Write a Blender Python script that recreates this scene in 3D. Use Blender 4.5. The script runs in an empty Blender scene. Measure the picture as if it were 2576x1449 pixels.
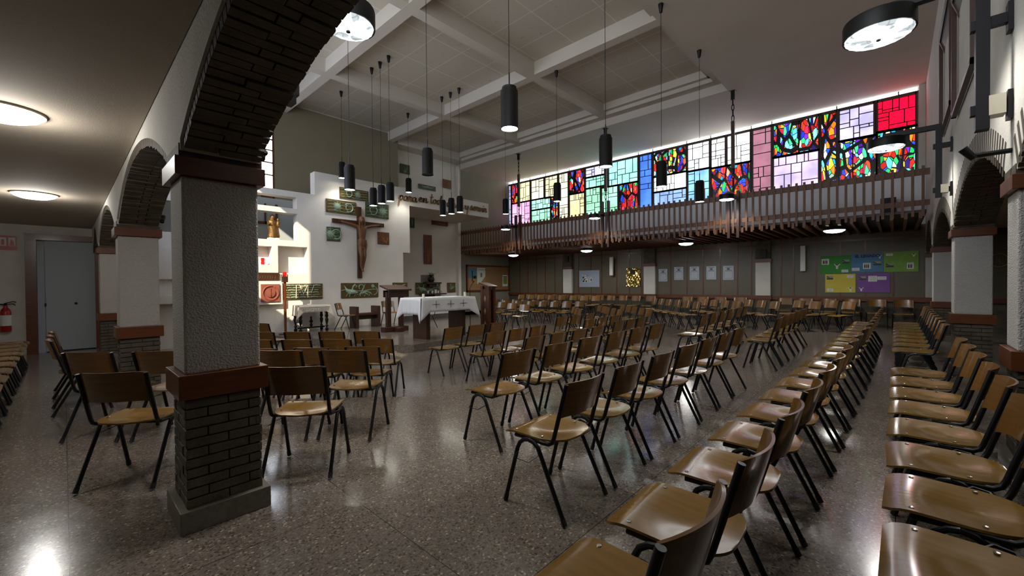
import bpy, math, random
from mathutils import Vector, Matrix
from mathutils.geometry import tessellate_polygon
random.seed(7)
R = math.radians
S = bpy.context.scene
COL = S.collection

# ---------------------------------------------------------------- camera
PX, PY, FPX, EYE = 1288.0, 724.5, 1044.0, Vector((0, 0, 1.38))
dA = Vector((160 - PX, PY - 722, -FPX)).normalized()      # +Y, towards the altar, in camera axes
dB = Vector((2255 - PX, PY - 704, -FPX)).normalized()     # about +X, towards the window wall
cZ = dB.cross(dA).normalized(); cY = dA; cX = cY.cross(cZ)
ROT = Matrix((cX, cY, cZ))                                # rows: world axes in camera coordinates
cam_d = bpy.data.cameras.new('camera'); cam = bpy.data.objects.new('camera', cam_d); COL.objects.link(cam)
cam_d.sensor_width = 36.0; cam_d.lens = FPX / 2576 * 36.0; cam_d.clip_start = .05; cam_d.clip_end = 200
cam.matrix_world = Matrix.Translation(EYE) @ ROT.to_4x4()
S.camera = cam

def at(px, py, ax, v):
    """point of the plane (axis ax = v) seen at a pixel of the photograph"""
    d = ROT @ Vector((px - PX, PY - py, -FPX))
    return EYE + d * ((v - EYE[ax]) / d[ax])

# ---------------------------------------------------------------- world, sun, exposure
W = bpy.data.worlds.new('sky'); S.world = W; W.use_nodes = True
bg = W.node_tree.nodes['Background']; bg.inputs[0].default_value = (.62, .74, 1, 1); bg.inputs[1].default_value = 3.0
sun_d = bpy.data.lights.new('sun', 'SUN'); sun_d.energy = 4; sun_d.angle = R(.6); sun_d.color = (1, .86, .68)
sun = bpy.data.objects.new('sun', sun_d); COL.objects.link(sun)
SUN = Vector((.66, .52, -.52)).normalized()
sun.rotation_euler = SUN.to_track_quat('-Z', 'Y').to_euler(); sun.location = (-8, 4, 12)
S.view_settings.view_transform = 'Standard'; S.view_settings.look = 'None'
S.view_settings.gamma = 1; S.view_settings.exposure = 1.15; S.view_settings.use_curve_mapping = False
S.cycles.max_bounces = 6; S.cycles.diffuse_bounces = 4; S.cycles.glossy_bounces = 3
S.cycles.transmission_bounces = 4; S.cycles.sample_clamp_indirect = 4; S.cycles.caustics_reflective = False
S.cycles.caustics_refractive = False; S.cycles.use_denoising = True

# ---------------------------------------------------------------- materials
def lin(c):
    if isinstance(c, str):
        c = [int(c[i:i + 2], 16) / 255 for i in (0, 2, 4)]
    return tuple(x / 12.92 if x < .04045 else ((x + .055) / 1.055) ** 2.4 for x in c) + (1,)

def mat(name, c, rough=.6, metal=0., noise=0., nscale=6., bump=0., bscale=40., emit=None, es=0., coat=0., stretch=None, spec=.5, detail=3):
    m = bpy.data.materials.new(name); m.use_nodes = True; n = m.node_tree.nodes; l = m.node_tree.links
    b = n['Principled BSDF']; col = lin(c)
    b.inputs['Base Color'].default_value = col; b.inputs['Roughness'].default_value = rough
    b.inputs['Metallic'].default_value = metal; b.inputs['Coat Weight'].default_value = coat
    b.inputs['Specular IOR Level'].default_value = spec; b.inputs['Coat Roughness'].default_value = .12
    tc = n.new('ShaderNodeTexCoord'); src = tc.outputs['Object']
    if stretch:
        mp = n.new('ShaderNodeMapping'); mp.inputs['Scale'].default_value = stretch; l.new(src, mp.inputs[0]); src = mp.outputs[0]
    if noise:
        t = n.new('ShaderNodeTexNoise'); t.inputs['Scale'].default_value = nscale; t.inputs['Detail'].default_value = detail
        l.new(src, t.inputs['Vector'])
        r = n.new('ShaderNodeMapRange'); r.inputs['From Min'].default_value = .3; r.inputs['From Max'].default_value = .7
        r.inputs['To Min'].default_value = 1 - noise; r.inputs['To Max'].default_value = 1 + noise * .6; l.new(t.outputs['Fac'], r.inputs['Value'])
        mx = n.new('ShaderNodeVectorMath'); mx.operation = 'SCALE'; mx.inputs[0].default_value = col[:3]
        l.new(r.outputs[0], mx.inputs['Scale']); l.new(mx.outputs[0], b.inputs['Base Color'])
    if bump:
        t = n.new('ShaderNodeTexNoise'); t.inputs['Scale'].default_value = bscale; t.inputs['Detail'].default_value = 4
        l.new(src, t.inputs['Vector']); bp = n.new('ShaderNodeBump'); bp.inputs['Strength'].default_value = bump
        bp.inputs['Distance'].default_value = .02; l.new(t.outputs['Fac'], bp.inputs['Height']); l.new(bp.outputs[0], b.inputs['Normal'])
    if emit:
        b.inputs['Emission Color'].default_value = lin(emit); b.inputs['Emission Strength'].default_value = es
    return m

M = {}
M['plaster'] = mat('white_plaster', 'c9c6bd', .85, noise=.08, nscale=3, bump=.35, bscale=60)
M['rough'] = mat('rough_roughcast_plaster', 'b9b6b0', .9, bump=1.0, bscale=95)
M['screenw'] = mat('white_altar_plaster', 'd8d2c8', .85, noise=.05, nscale=2, bump=.25, bscale=40)
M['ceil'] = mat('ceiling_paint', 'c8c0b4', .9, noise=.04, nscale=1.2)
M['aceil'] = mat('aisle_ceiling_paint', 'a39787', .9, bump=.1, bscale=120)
M['olive'] = mat('olive_wall_paint', '807761', .85, noise=.05, nscale=2)
M['grey'] = mat('grey_green_wall_paint', '7d7b6d', .8, noise=.06, nscale=2)
M['brick'] = mat('dark_glazed_brick', '4f473a', .75, noise=.35, nscale=9, bump=.4, bscale=60)
M['mortar'] = mat('dark_mortar', '2b2620', .9)
M['trim'] = mat('red_brown_varnished_wood', '5e3013', .38, noise=.3, nscale=5, stretch=(1, 1, 9), coat=.2)
M['trimd'] = mat('dark_red_brown_carved_wood', '4a2412', .4, noise=.3, nscale=9, coat=.2)
M['wood'] = mat('brown_slat_wood', '643f26', .5, noise=.3, nscale=4, stretch=(6, 6, 1))
M['wood_dark'] = mat('dark_stained_wood', '3d2114', .45, noise=.3, nscale=4, stretch=(5, 5, 1))
M['ply'] = mat('varnished_beech_plywood', '80602c', .2, noise=.14, nscale=7, stretch=(6, 1, 1), coat=.6)
M['plyb'] = mat('varnished_beech_plywood_back', '6e4c22', .24, noise=.14, nscale=7, stretch=(1, 1, 6), coat=.5)
M['tube'] = mat('black_lacquered_steel', '08080a', .38, spec=.35)
M['rubber'] = mat('black_rubber', '080808', .7)
M['chrome'] = mat('bright_steel', 'c0c0c0', .25, metal=1)
M['black'] = mat('black_lamp_metal', '070708', .45, spec=.3)
M['iron'] = mat('dark_blue_black_iron', '0b0a12', .45, spec=.3)
M['terrazzo_step'] = mat('terrazzo_step_stone', '6b665c', .35, noise=.2, nscale=40)
M['panel'] = mat('brown_grey_wall_panel', '57503f', .42, noise=.08, nscale=3)
M['door'] = mat('pale_blue_grey_door_paint', 'a8b0b8', .6)
M['red'] = mat('red_paint', 'a01a1a', .35)
M['white'] = mat('white_paper', 'd8d8d4', .7)
M['offw'] = mat('off_white_plastic', 'cfc9b5', .5)
M['cloth'] = mat('white_linen', 'dcdcdc', .9, noise=.04, nscale=30, bump=.15, bscale=200)
M['lace'] = mat('cream_lace_cloth', 'd5c9b4', .9, noise=.25, nscale=60)
M['candle'] = mat('ivory_wax', 'ece5cf', .5)
M['gold'] = mat('gilded_wood', '6e5228', .42, metal=.6, noise=.35, nscale=30, bump=.3, bscale=60)
M['corpus'] = mat('carved_brown_wood', '66401f', .5, noise=.25, nscale=12, bump=.2, bscale=60)
M['glaze'] = mat('pale_green_ceramic_glaze', '8fa68f', .35, noise=.3, nscale=14)
M['clay'] = mat('olive_brown_ceramic', '57481e', .35, noise=.35, nscale=10, bump=.5, bscale=30)
M['clayg'] = mat('dark_green_ceramic', '3f4c2a', .35, noise=.35, nscale=12, bump=.5, bscale=30)
M['clayr'] = mat('red_brown_ceramic', '6a3a1e', .4, noise=.3, nscale=12, bump=.5, bscale=40)
M['terra'] = mat('terracotta', '8a4a37', .7, noise=.15, nscale=10)
M['terrad'] = mat('tan_ceramic_line', '9a6a3a', .5)
M['letter'] = mat('pale_wood_lettering', '94704a', .6)
M['cork'] = mat('cork_board', '8a6a45', .85, noise=.2, nscale=60)
M['leaf'] = mat('dark_green_leaf', '1e3018', .5)
M['pot'] = mat('dark_pot', '1d1614', .5)
M['glassr'] = mat('red_lamp_glass', 'd01818', .2, emit='ff1010', es=.25)
def emat(name, c, s): return mat(name, '101010', .6, emit=c, es=s)
M['parapet'] = mat('white_parapet_paint', 'e4e3e6', .8)
M['lamp'] = emat('lit_lamp_glass', 'f4fbff', 16)
M['lampw'] = emat('lit_pendant_mouth', 'fffbea', 14)
M['opal'] = emat('lit_opal_dome', 'fff9f4', 9)

M['fill_pane'] = emat('glowing_fill_pane', 'e6ebf0', 2.2)  # glow for the added clerestory panes, fill light for the nave

def floor_mat():
    m = mat('polished_terrazzo', '6a655c', .2, coat=.3); n = m.node_tree.nodes; l = m.node_tree.links; b = n['Principled BSDF']
    tc = n.new('ShaderNodeTexCoord')
    v = n.new('ShaderNodeTexVoronoi'); v.inputs['Scale'].default_value = 98; l.new(tc.outputs['Object'], v.inputs['Vector'])
    sp = n.new('ShaderNodeSeparateColor'); l.new(v.outputs['Color'], sp.inputs[0])
    cr = n.new('ShaderNodeValToRGB'); e = cr.color_ramp; e.interpolation = 'CONSTANT'
    e.elements[0].position = 0; e.elements[0].color = lin('4b443c'); e.elements[1].position = .10; e.elements[1].color = lin('6a6159')
    for p, c in ((.45, '766c62'), (.7, '635b53'), (.86, '81766a'), (.965, 'a59988')):
        x = e.elements.new(p); x.color = lin(c)
    l.new(sp.outputs[0], cr.inputs[0])
    ns = n.new('ShaderNodeTexNoise'); ns.inputs['Scale'].default_value = .9; l.new(tc.outputs['Object'], ns.inputs['Vector'])
    mr = n.new('ShaderNodeMapRange'); mr.inputs['To Min'].default_value = .75; mr.inputs['To Max'].default_value = 1.2; l.new(ns.outputs['Fac'], mr.inputs['Value'])
    sc = n.new('ShaderNodeVectorMath'); sc.operation = 'SCALE'; l.new(cr.outputs[0], sc.inputs[0]); l.new(mr.outputs[0], sc.inputs['Scale'])
    # slab joints on a 1.25 m grid
    sx = n.new('ShaderNodeSeparateXYZ'); l.new(tc.outputs['Object'], sx.inputs[0]); outs = []
    for k in (0, 1):
        md = n.new('ShaderNodeMath'); md.operation = 'PINGPONG'; md.inputs[1].default_value = .625; l.new(sx.outputs[k], md.inputs[0])
        lt = n.new('ShaderNodeMath'); lt.operation = 'LESS_THAN'; lt.inputs[1].default_value = .0022; l.new(md.outputs[0], lt.inputs[0]); outs.append(lt)
    mxx = n.new('ShaderNodeMath'); mxx.operation = 'MAXIMUM'; l.new(outs[0].outputs[0], mxx.inputs[0]); l.new(outs[1].outputs[0], mxx.inputs[1])
    mc = n.new('ShaderNodeMix'); mc.data_type = 'RGBA'; l.new(mxx.outputs[0], mc.inputs['Factor']); l.new(sc.outputs[0], mc.inputs['A']); mc.inputs['B'].default_value = lin('2c2824')
    l.new(mc.outputs['Result'], b.inputs['Base Color'])
    n2 = n.new('ShaderNodeTexNoise'); n2.inputs['Scale'].default_value = 5; n2.inputs['Detail'].default_value = 6; l.new(tc.outputs['Object'], n2.inputs['Vector'])
    m2 = n.new('ShaderNodeMapRange'); m2.inputs['To Min'].default_value = .12; m2.inputs['To Max'].default_value = .27; l.new(n2.outputs['Fac'], m2.inputs['Value'])
    l.new(m2.outputs[0], b.inputs['Roughness'])
    return m
M['floor'] = floor_mat()

def coffer_mat():
    m = mat('coffer_panel_paint', 'a69e90', .9); n = m.node_tree.nodes; l = m.node_tree.links; b = n['Principled BSDF']
    tc = n.new('ShaderNodeTexCoord'); sx = n.new('ShaderNodeSeparateXYZ'); l.new(tc.outputs['Object'], sx.inputs[0]); outs = []
    for k, s in ((0, .45), (1, .6)):
        md = n.new('ShaderNodeMath'); md.operation = 'PINGPONG'; md.inputs[1].default_value = s; l.new(sx.outputs[k], md.inputs[0])
        lt = n.new('ShaderNodeMath'); lt.operation = 'LESS_THAN'; lt.inputs[1].default_value = .012; l.new(md.outputs[0], lt.inputs[0]); outs.append(lt)
    mxx = n.new('ShaderNodeMath'); mxx.operation = 'MAXIMUM'; l.new(outs[0].outputs[0], mxx.inputs[0]); l.new(outs[1].outputs[0], mxx.inputs[1])
    ns = n.new('ShaderNodeTexNoise'); ns.inputs['Scale'].default_value = 7; ns.inputs['Detail'].default_value = 8; ns.inputs['Roughness'].default_value = .75; l.new(tc.outputs['Object'], ns.inputs['Vector'])
    cr = n.new('ShaderNodeValToRGB'); e = cr.color_ramp; e.elements[0].position = .27; e.elements[0].color = lin('7d766b'); e.elements[1].position = .40; e.elements[1].color = lin('c2baac')
    l.new(ns.outputs['Fac'], cr.inputs[0])
    mc = n.new('ShaderNodeMix'); mc.data_type = 'RGBA'; l.new(mxx.outputs[0], mc.inputs['Factor']); l.new(cr.outputs[0], mc.inputs['A']); mc.inputs['B'].default_value = lin('dad3c6')
    l.new(mc.outputs['Result'], b.inputs['Base Color']); return m
M['coffer'] = coffer_mat()

def glass_flat(c, s):
    """daylit cathedral glass of one colour, cloudy from pane to pane"""
    m = bpy.data.materials.new('lit_glass'); m.use_nodes = True; n = m.node_tree.nodes; l = m.node_tree.links; b = n['Principled BSDF']
    b.inputs['Base Color'].default_value = (.02, .02, .02, 1); b.inputs['Roughness'].default_value = .2
    tc = n.new('ShaderNodeTexCoord'); ns = n.new('ShaderNodeTexNoise'); ns.inputs['Scale'].default_value = 1.6; l.new(tc.outputs['Object'], ns.inputs['Vector'])
    mr = n.new('ShaderNodeMapRange'); mr.inputs['From Min'].default_value = .35; mr.inputs['From Max'].default_value = .65
    mr.inputs['To Min'].default_value = .72; mr.inputs['To Max'].default_value = 1.2; l.new(ns.outputs['Fac'], mr.inputs['Value'])
    mm = n.new('ShaderNodeMath'); mm.operation = 'MULTIPLY'; mm.inputs[1].default_value = s; l.new(mr.outputs[0], mm.inputs[0])
    b.inputs['Emission Color'].default_value = lin([1 - (1 - int(c[i:i + 2], 16) / 255) * (1 if c in ('ff0028', 'b87c90', '4c80f4') else .68) for i in (0, 2, 4)]); l.new(mm.outputs[0], b.inputs['Emission Strength']); return m

def glass_mosaic(i, pal, s, scale):
    m = bpy.data.materials.new('lit_mosaic_glass'); m.use_nodes = True; n = m.node_tree.nodes; l = m.node_tree.links; b = n['Principled BSDF']
    b.inputs['Base Color'].default_value = (.02, .02, .02, 1); b.inputs['Roughness'].default_value = .3
    tc = n.new('ShaderNodeTexCoord'); mp = n.new('ShaderNodeMapping'); l.new(tc.outputs['Object'], mp.inputs[0])
    mp.inputs['Location'].default_value = (i * 1.7, i * 3.1, i * .9); mp.inputs['Rotation'].default_value = (i * .7, 0, 0); mp.inputs['Scale'].default_value = (1, 1.9, .85)
    v = n.new('ShaderNodeTexVoronoi'); v.inputs['Scale'].default_value = scale; l.new(mp.outputs[0], v.inputs['Vector'])
    ve = n.new('ShaderNodeTexVoronoi'); ve.feature = 'DISTANCE_TO_EDGE'; ve.inputs['Scale'].default_value = scale; l.new(mp.outputs[0], ve.inputs['Vector'])
    wv = n.new('ShaderNodeTexVoronoi'); wv.feature = 'DISTANCE_TO_EDGE'; wv.inputs['Scale'].default_value = scale * .27; l.new(mp.outputs[0], wv.inputs['Vector'])
    sp = n.new('ShaderNodeSeparateColor'); l.new(v.outputs['Color'], sp.inputs[0])
    cr = n.new('ShaderNodeValToRGB'); e = cr.color_ramp; e.interpolation = 'CONSTANT'
    for k, c in enumerate(pal):
        x = e.elements[k] if k < 2 else e.elements.new(k / len(pal)); x.position = k / len(pal); x.color = lin(c)
    l.new(sp.outputs[0], cr.inputs[0])
    g1 = n.new('ShaderNodeMath'); g1.operation = 'GREATER_THAN'; g1.inputs[1].default_value = .05; l.new(ve.outputs['Distance'], g1.inputs[0])
    g2 = n.new('ShaderNodeMath'); g2.operation = 'GREATER_THAN'; g2.inputs[1].default_value = .07; l.new(wv.outputs['Distance'], g2.inputs[0])
    br = n.new('ShaderNodeMapRange'); br.inputs['To Min'].default_value = .35; br.inputs['To Max'].default_value = 1.4; l.new(sp.outputs[1], br.inputs['Value'])
    p1 = n.new('ShaderNodeMath'); p1.operation = 'MULTIPLY'; l.new(g1.outputs[0], p1.inputs[0]); l.new(g2.outputs[0], p1.inputs[1])
    p2 = n.new('ShaderNodeMath'); p2.operation = 'MULTIPLY'; l.new(p1.outputs[0], p2.inputs[0]); l.new(br.outputs[0], p2.inputs[1])
    p3 = n.new('ShaderNodeMath'); p3.operation = 'MULTIPLY'; p3.inputs[1].default_value = s; l.new(p2.outputs[0], p3.inputs[0])
    l.new(cr.outputs[0], b.inputs['Emission Color']); l.new(p3.outputs[0], b.inputs['Emission Strength']); return m

# ---------------------------------------------------------------- mesh building
class MB:
    def __init__(s): s.v = []; s.f = []
    def add(s, vs, fs):
        o = len(s.v); s.v += [tuple(v) for v in vs]; s.f += [tuple(i + o for i in f) for f in fs]; return s
    def box(s, a, b, mtx=None):
        x0, y0, z0 = a; x1, y1, z1 = b
        vs = [Vector(p) for p in ((x0, y0, z0), (x1, y0, z0), (x1, y1, z0), (x0, y1, z0), (x0, y0, z1), (x1, y0, z1), (x1, y1, z1), (x0, y1, z1))]
        if mtx: vs = [mtx @ v for v in vs]
        fl = (x1 - x0) * (y1 - y0) * (z1 - z0) < 0
        fs = [(0, 3, 2, 1), (4, 5, 6, 7), (0, 1, 5, 4), (1, 2, 6, 5), (2, 3, 7, 6), (3, 0, 4, 7)]
        return s.add(vs, [f[::-1] for f in fs] if fl else fs)
    def quad(s, a, b, c, d): return s.add((a, b, c, d), [(0, 1, 2, 3)])
    def tube(s, pts, r, n=8, cap=True):
        pts = [Vector(p) for p in pts]; rs = r if isinstance(r, (list, tuple)) else [r] * len(pts); rings = []
        up = None; vs = []
        for i, p in enumerate(pts):
            t = ((pts[min(i + 1, len(pts) - 1)] - p).normalized() + (p - pts[max(i - 1, 0)]).normalized())
            t = t.normalized() if t.length > 1e-6 else Vector((0, 0, 1))
            if up is None: up = t.orthogonal().normalized()
            up = (up - t * up.dot(t)); up = up.normalized() if up.length > 1e-6 else t.orthogonal().normalized()
            w = t.cross(up)
            for k in range(n):
                a = 2 * math.pi * k / n; vs.append(p + (up * math.cos(a) + w * math.sin(a)) * rs[i])
        fs = [(i * n + k, i * n + (k + 1) % n, (i + 1) * n + (k + 1) % n, (i + 1) * n + k) for i in range(len(pts) - 1) for k in range(n)]
        if cap: fs += [tuple(range(n))[::-1], tuple((len(pts) - 1) * n + k for k in range(n))]
        return s.add(vs, fs)
    def lathe(s, prof, c=(0, 0, 0), n=16, sx=1, sy=1):
        vs = []; c = Vector(c)
        for r, z in prof:
            for k in range(n):
                a = 2 * math.pi * k / n; vs.append(c + Vector((r * math.cos(a) * sx, r * math.sin(a) * sy, z)))
        m = len(prof)
        fs = [(i * n + k, i * n + (k + 1) % n, (i + 1) * n + (k + 1) % n, (i + 1) * n + k) for i in range(m - 1) for k in range(n)]
        fs += [tuple(range(n))[::-1], tuple((m - 1) * n + k for k in range(n))]
        return s.add(vs, fs)
    def prism(s, poly, f0, f1):
        """poly: 2D points; f0/f1 map a 2D point to the 3D point of each face"""
        n = len(poly); vs = [f0(p) for p in poly] + [f1(p) for p in poly]
        tr = tessellate_polygon([[Vector((p[0], p[1], 0)) for p in poly]])
        fs = [tuple(t) for t in tr] + [tuple(i + n for i in t)[::-1] for t in tr] + [(i, (i + 1) % n, n + (i + 1) % n, n + i) for i in range(n)]
        return s.add(vs, fs)
    def build(s, name, m, parent=None, o=(0, 0, 0), smooth=False, kind=None, bevel=0):
        me = bpy.data.meshes.new(name); o = Vector(o)
        me.from_pydata([tuple(Vector(v) - o) for v in s.v], [], s.f); me.validate(); me.update()
        import bmesh
        bm = bmesh.new(); bm.from_mesh(me); bmesh.ops.recalc_face_normals(bm, faces=bm.faces); bm.to_mesh(me); bm.free()
        if smooth:
            for p in me.polygons: p.use_smooth = True
            if smooth != 'all':
                try: me.set_sharp_from_angle(angle=R(38))
                except Exception: pass
        me.materials.append(M[m] if isinstance(m, str) else m)
        ob = bpy.data.objects.new(name, me); COL.objects.link(ob)
        if parent: ob.parent = parent
        else: ob.location = o
        if kind: ob['kind'] = kind
        if bevel:
            b = ob.modifiers.new('bevel', 'BEVEL'); b.width = bevel; b.segments = 2; b.limit_method = 'ANGLE'
        return ob

def tag(o, label, cat, group=None, kind=None):
    o['label'] = label; o['category'] = cat
    if group: o['group'] = group
    if kind: o['kind'] = kind
    return o
def empty(name, loc, label, cat, rz=0, group=None):
    o = bpy.data.objects.new(name, None); COL.objects.link(o); o.location = loc; o.rotation_euler = (0, 0, rz); o.empty_display_size = .1
    return tag(o, label, cat, group)
def copy_tree(o, parent=None):
    c = o.copy(); COL.objects.link(c)
    if parent: c.parent = parent
    for ch in KIDS.get(o.name, None) or list(o.children):
        copy_tree(ch, c)
    return c
KIDS = {}
# ================================================================ THE ROOM
LOW = -.17
XL, XR = -2.4, 16.6          # left aisle wall, window wall
YB, YE = -2.9, 15.5          # right aisle back wall, altar end wall
ZF, ZB, ZT = 6.85, 7.1, 7.45 # flat ceiling, beam undersides, coffer panels
pit = [(1.0, 6.24), (3.0, 4.24), (3.32, 4.5), (4.2, 4.2), (4.35, 3.45), (10.9, 3.45), (14.6, 7.2), (14.6, YE), (1.0, YE)]
m = MB()
outer = [(XL, YB), (XR, YB), (XR, YE), (XL, YE)]
polys = [[Vector((x, y, 0)) for x, y in outer], [Vector((x, y, 0)) for x, y in [(min(max(x, 1.0), 14.6), min(y, YE - .001)) for x, y in pit]]]
flat = [p for q in polys for p in q]
m.add(flat, [tuple(t) for t in tessellate_polygon(polys)])
m.add([(x, y, LOW) for x, y in pit], [tuple(t) for t in tessellate_polygon([[Vector((x, y, 0)) for x, y in pit]])])
for i in range(len(pit)):
    a, b = pit[i], pit[(i + 1) % len(pit)]; m.quad((a[0], a[1], LOW), (b[0], b[1], LOW), (b[0], b[1], 0), (a[0], a[1], 0))
m.build('floor', 'floor', kind='structure')

# ---- ceilings
m = MB()
m.box((.84, -.8, ZF), (XR + .3, 3.55, ZF + .9)); m.box((13.0, 3.55, ZF), (XR + .3, YE + .5, ZF + .9))
m.build('ceiling', 'ceil', kind='structure')
m = MB(); m.box((.84, 3.55, ZT), (13.0, YE + .5, ZT + .1)); m.build('ceiling', 'coffer', kind='structure')
m = MB()
for x0, x1 in ((.84, 1.1), (4.86, 5.12), (8.86, 9.12), (12.7, 12.999)): m.box((x0, 3.551, ZB), (x1, YE, ZT))
for y0, y1 in ((3.551, 3.85), (7.3, 7.58), (11.26, 11.54), (14.9, YE + .3)): m.box((1.1, y0, ZB + .002), (12.7, y1, ZT))
m.box((12.55, 3.6, ZB + .12), (12.7, YE, ZT)); m.box((1.1, 3.85, ZB + .12), (12.7, 3.98, ZT))
m.build('trim_1', 'ceil', kind='structure')
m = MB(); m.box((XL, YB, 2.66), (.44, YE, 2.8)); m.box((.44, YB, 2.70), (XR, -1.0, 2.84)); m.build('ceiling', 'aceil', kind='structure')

# ---- outer walls
m = MB()
m.box((XL - .2, YB, 0), (XL, 13.27, 2.8)); m.build('wall_left', 'plaster', kind='structure')
m = MB(); m.box((XL, 13.07, 0), (-.40, 13.27, 2.7)); m.box((.48, 13.07, 0), (.86, 13.27, 2.7)); m.box((-.40, 13.07, 2.36), (.48, 13.27, 2.7))
m.build('wall_back', 'plaster', kind='structure')
m = MB(); m.box((XL - .2, YB - .2, 0), (XR + .2, YB, 2.9)); m.build('wall_right', 'wood_dark', kind='structure')
m = MB(); m.box((XL, YB, 0), (XL + .01, YB + .01, .01))
# altar end walls
m = MB(); m.box((.86, 14.87, 4.2), (4.33, 15.1, ZB)); m.box((4.71, 14.87, 4.2), (9.31, 15.1, ZB + .3)); m.box((4.33, 14.87, 6.45), (4.71, 15.1, ZB))
m.build('wall_back', 'olive', kind='structure')
m = MB(); m.box((9.31, 15.55, LOW), (13.03, 15.75, ZB + .3)); m.build('wall_back', 'screenw', kind='structure')
m = MB(); m.box((9.29, 15.1, LOW), (9.31, 15.549, ZB + .3)); m.build('wall_back', 'olive', kind='structure')
m = MB(); m.box((12.88, 15.4, LOW), (13.04, 15.549, ZB - .1)); m.build('trim_5', 'screenw', kind='structure')
m = MB(); m.box((XL - .2, 13.27, 0), (1.0, 13.4, 2.9)); m.build('wall_back', 'plaster', kind='structure')  # added slab behind the door, stops daylight leaking round it
m = MB(); m.box((13.04, 15.5, LOW), (XR + .2, 15.7, ZF)); m.build('wall_back', 'grey', kind='structure')
m = MB(); m.box((.86, 14.87, LOW), (9.31, 15.1, 4.2)); m.build('wall_back', mat('pale_blue_grey_wall', 'b4bab8', .85), kind='structure')
# window wall: brick dado, panels, white parapet
m = MB(); m.box((16.52, YB, 0), (16.8, YE, .74)); m.build('wall_front', 'brick', kind='structure')
m = MB(); m.box((16.5, YB, .88), (16.8, YE, 2.95)); m.build('wall_front', 'panel', kind='structure')
m = MB(); m.box((16.6, YB, 2.95), (16.8, YE, 4.43)); m.build('wall_front', 'parapet', kind='structure'); m = MB(); m.box((16.6, YB, 4.43), (16.8, -.44, ZF)); m.build('wall_front', 'plaster', kind='structure')
m = MB(); m.box((16.45, YB, .74), (16.56, YE, .88)); m.box((16.47, YB, 2.58), (16.51, YE, 2.64))
for y in (14.69, 14.13, 13.54, 12.97, 12.38, 11.9, 10.98, 10.3, 9.75, 9.0, 8.4, 7.85, 6.62, 5.98, 5.38, 4.77, 4.2, 3.75, 2.86, 2.5, 1.9, 1.28, .68, .06, -.6):
    m.box((16.485, y - .02, .88), (16.51, y + .02, 2.95))
m.build('trim_2', 'trim', kind='structure')

# ---- arcades: pillars, arches, walls
def P3(ax, u, v, z):  # u along the arcade, v across it
    return Vector((v, u, z)) if ax == 1 else Vector((u, v, z))
def bx(m, ax, u0, u1, v0, v1, z0, z1): m.box(tuple(P3(ax, u0, v0, z0)), tuple(P3(ax, u1, v1, z1)))
def pillar(ax, u0, u1, v0, v1, label, face=None):
    o = P3(ax, (u0 + u1) / 2, (v0 + v1) / 2, 0); g = .033
    r = empty('pillar', o, label, 'pillar', group=None)
    m = MB(); bx(m, ax, u0 - .004, u1 + .004, v0 - .004, v1 + .004, 0, .125); m.build('plinth', 'terrazzo_step', r, o, bevel=.004)
    m = MB(); bx(m, ax, u0 + g + .01, u1 - g - .01, v0 + g + .01, v1 - g - .01, .12, .76); m.build('mortar_core', 'mortar', r, o)
    m = MB(); rnd = random.Random(int(u0 * 100)); n = 11; h = .62 / n
    for i in range(n):
        z0 = .125 + i * h; z1 = z0 + h - .008; L = .205; off = .1 if i % 2 else 0
        for side in range(4):
            a0, a1 = (u0 + g, u1 - g) if side % 2 else (v0 + g, v1 - g); t = a0 - off
            while t < a1:
                s0, s1 = max(t, a0), min(t + L, a1)
                if s1 - s0 > .02:
                    j = rnd.uniform(-.003, .004)
                    if side == 0: bx(m, ax, u0 + g - j, u0 + g + .03, s0, s1 - .006, z0, z1)
                    if side == 2: bx(m, ax, u1 - g - .03, u1 - g + j, s0, s1 - .006, z0, z1)
                    if side == 1: bx(m, ax, s0, s1 - .006, v0 + g - j, v0 + g + .03, z0, z1)
                    if side == 3: bx(m, ax, s0, s1 - .006, v1 - g - .03, v1 - g + j, z0, z1)
                t += L
    m.build('brick_base', 'brick', r, o, bevel=.003)
    m = MB(); bx(m, ax, u0, u1, v0, v1, .745, .882); m.build('lower_band', 'trim', r, o, bevel=.003)
    m = MB(); bx(m, ax, u0 + g, u1 - g, v0 + g, v1 - g, .88, 1.996)
    b = m.build('shaft', 'rough', r, o, bevel=.012)
    m = MB(); bx(m, ax, u0, u1, v0, v1, 1.995, 2.098); m.build('capital_band', 'trim', r, o, bevel=.003)
    m = MB(); bx(m, ax, u0 + .02, u1 - .02, v0 + .02, v1 - .02, 2.098, 2.17); m.build('brick_springer', 'brick', r, o)
    return r
def arch_z(u, a, b, crown, spring=2.13):
    c = (a + b) / 2; w = (b - a) / 2; h = crown - spring; r = (w * w + h * h) / (2 * h); t = min(abs(u - c), w)
    return crown - r + math.sqrt(max(r * r - t * t, 0))
def arch_bricks(ax, a, b, v0, v1, crown, hgt, proud, rnd):
    m = MB(); spring = 2.13; c = (a + b) / 2; w = (b - a) / 2; h = crown - spring; r = (w * w + h * h) / (2 * h); th = math.asin(min(w / r, 1))
    n = int(2 * th * r / .056)
    for i in range(n):
        t = -th + (i + .5) * 2 * th / n; s = v0 - proud + .0; k = 0
        L = .235 if i % 2 else .16
        mx = Matrix.Translation(P3(ax, c + r * math.sin(t), 0, crown - r + r * math.cos(t)))
        rot = Matrix.Rotation(-t, 4, 'X') if ax == 1 else Matrix.Rotation(t, 4, 'Y')
        hw = .5 * 2 * th * r / n - .005
        while s < v1 + proud - .01:
            e = min(s + L, v1 + proud); j = rnd.uniform(-.006, .006); jj = rnd.uniform(-.004, .004)
            A = P3(ax, -hw, s + (jj if s <= v0 else .004), j); B = P3(ax, hw, e - .004, hgt)
            m.box(tuple(A), tuple(B), mx @ rot); s = e; L = .235
    return m
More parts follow.
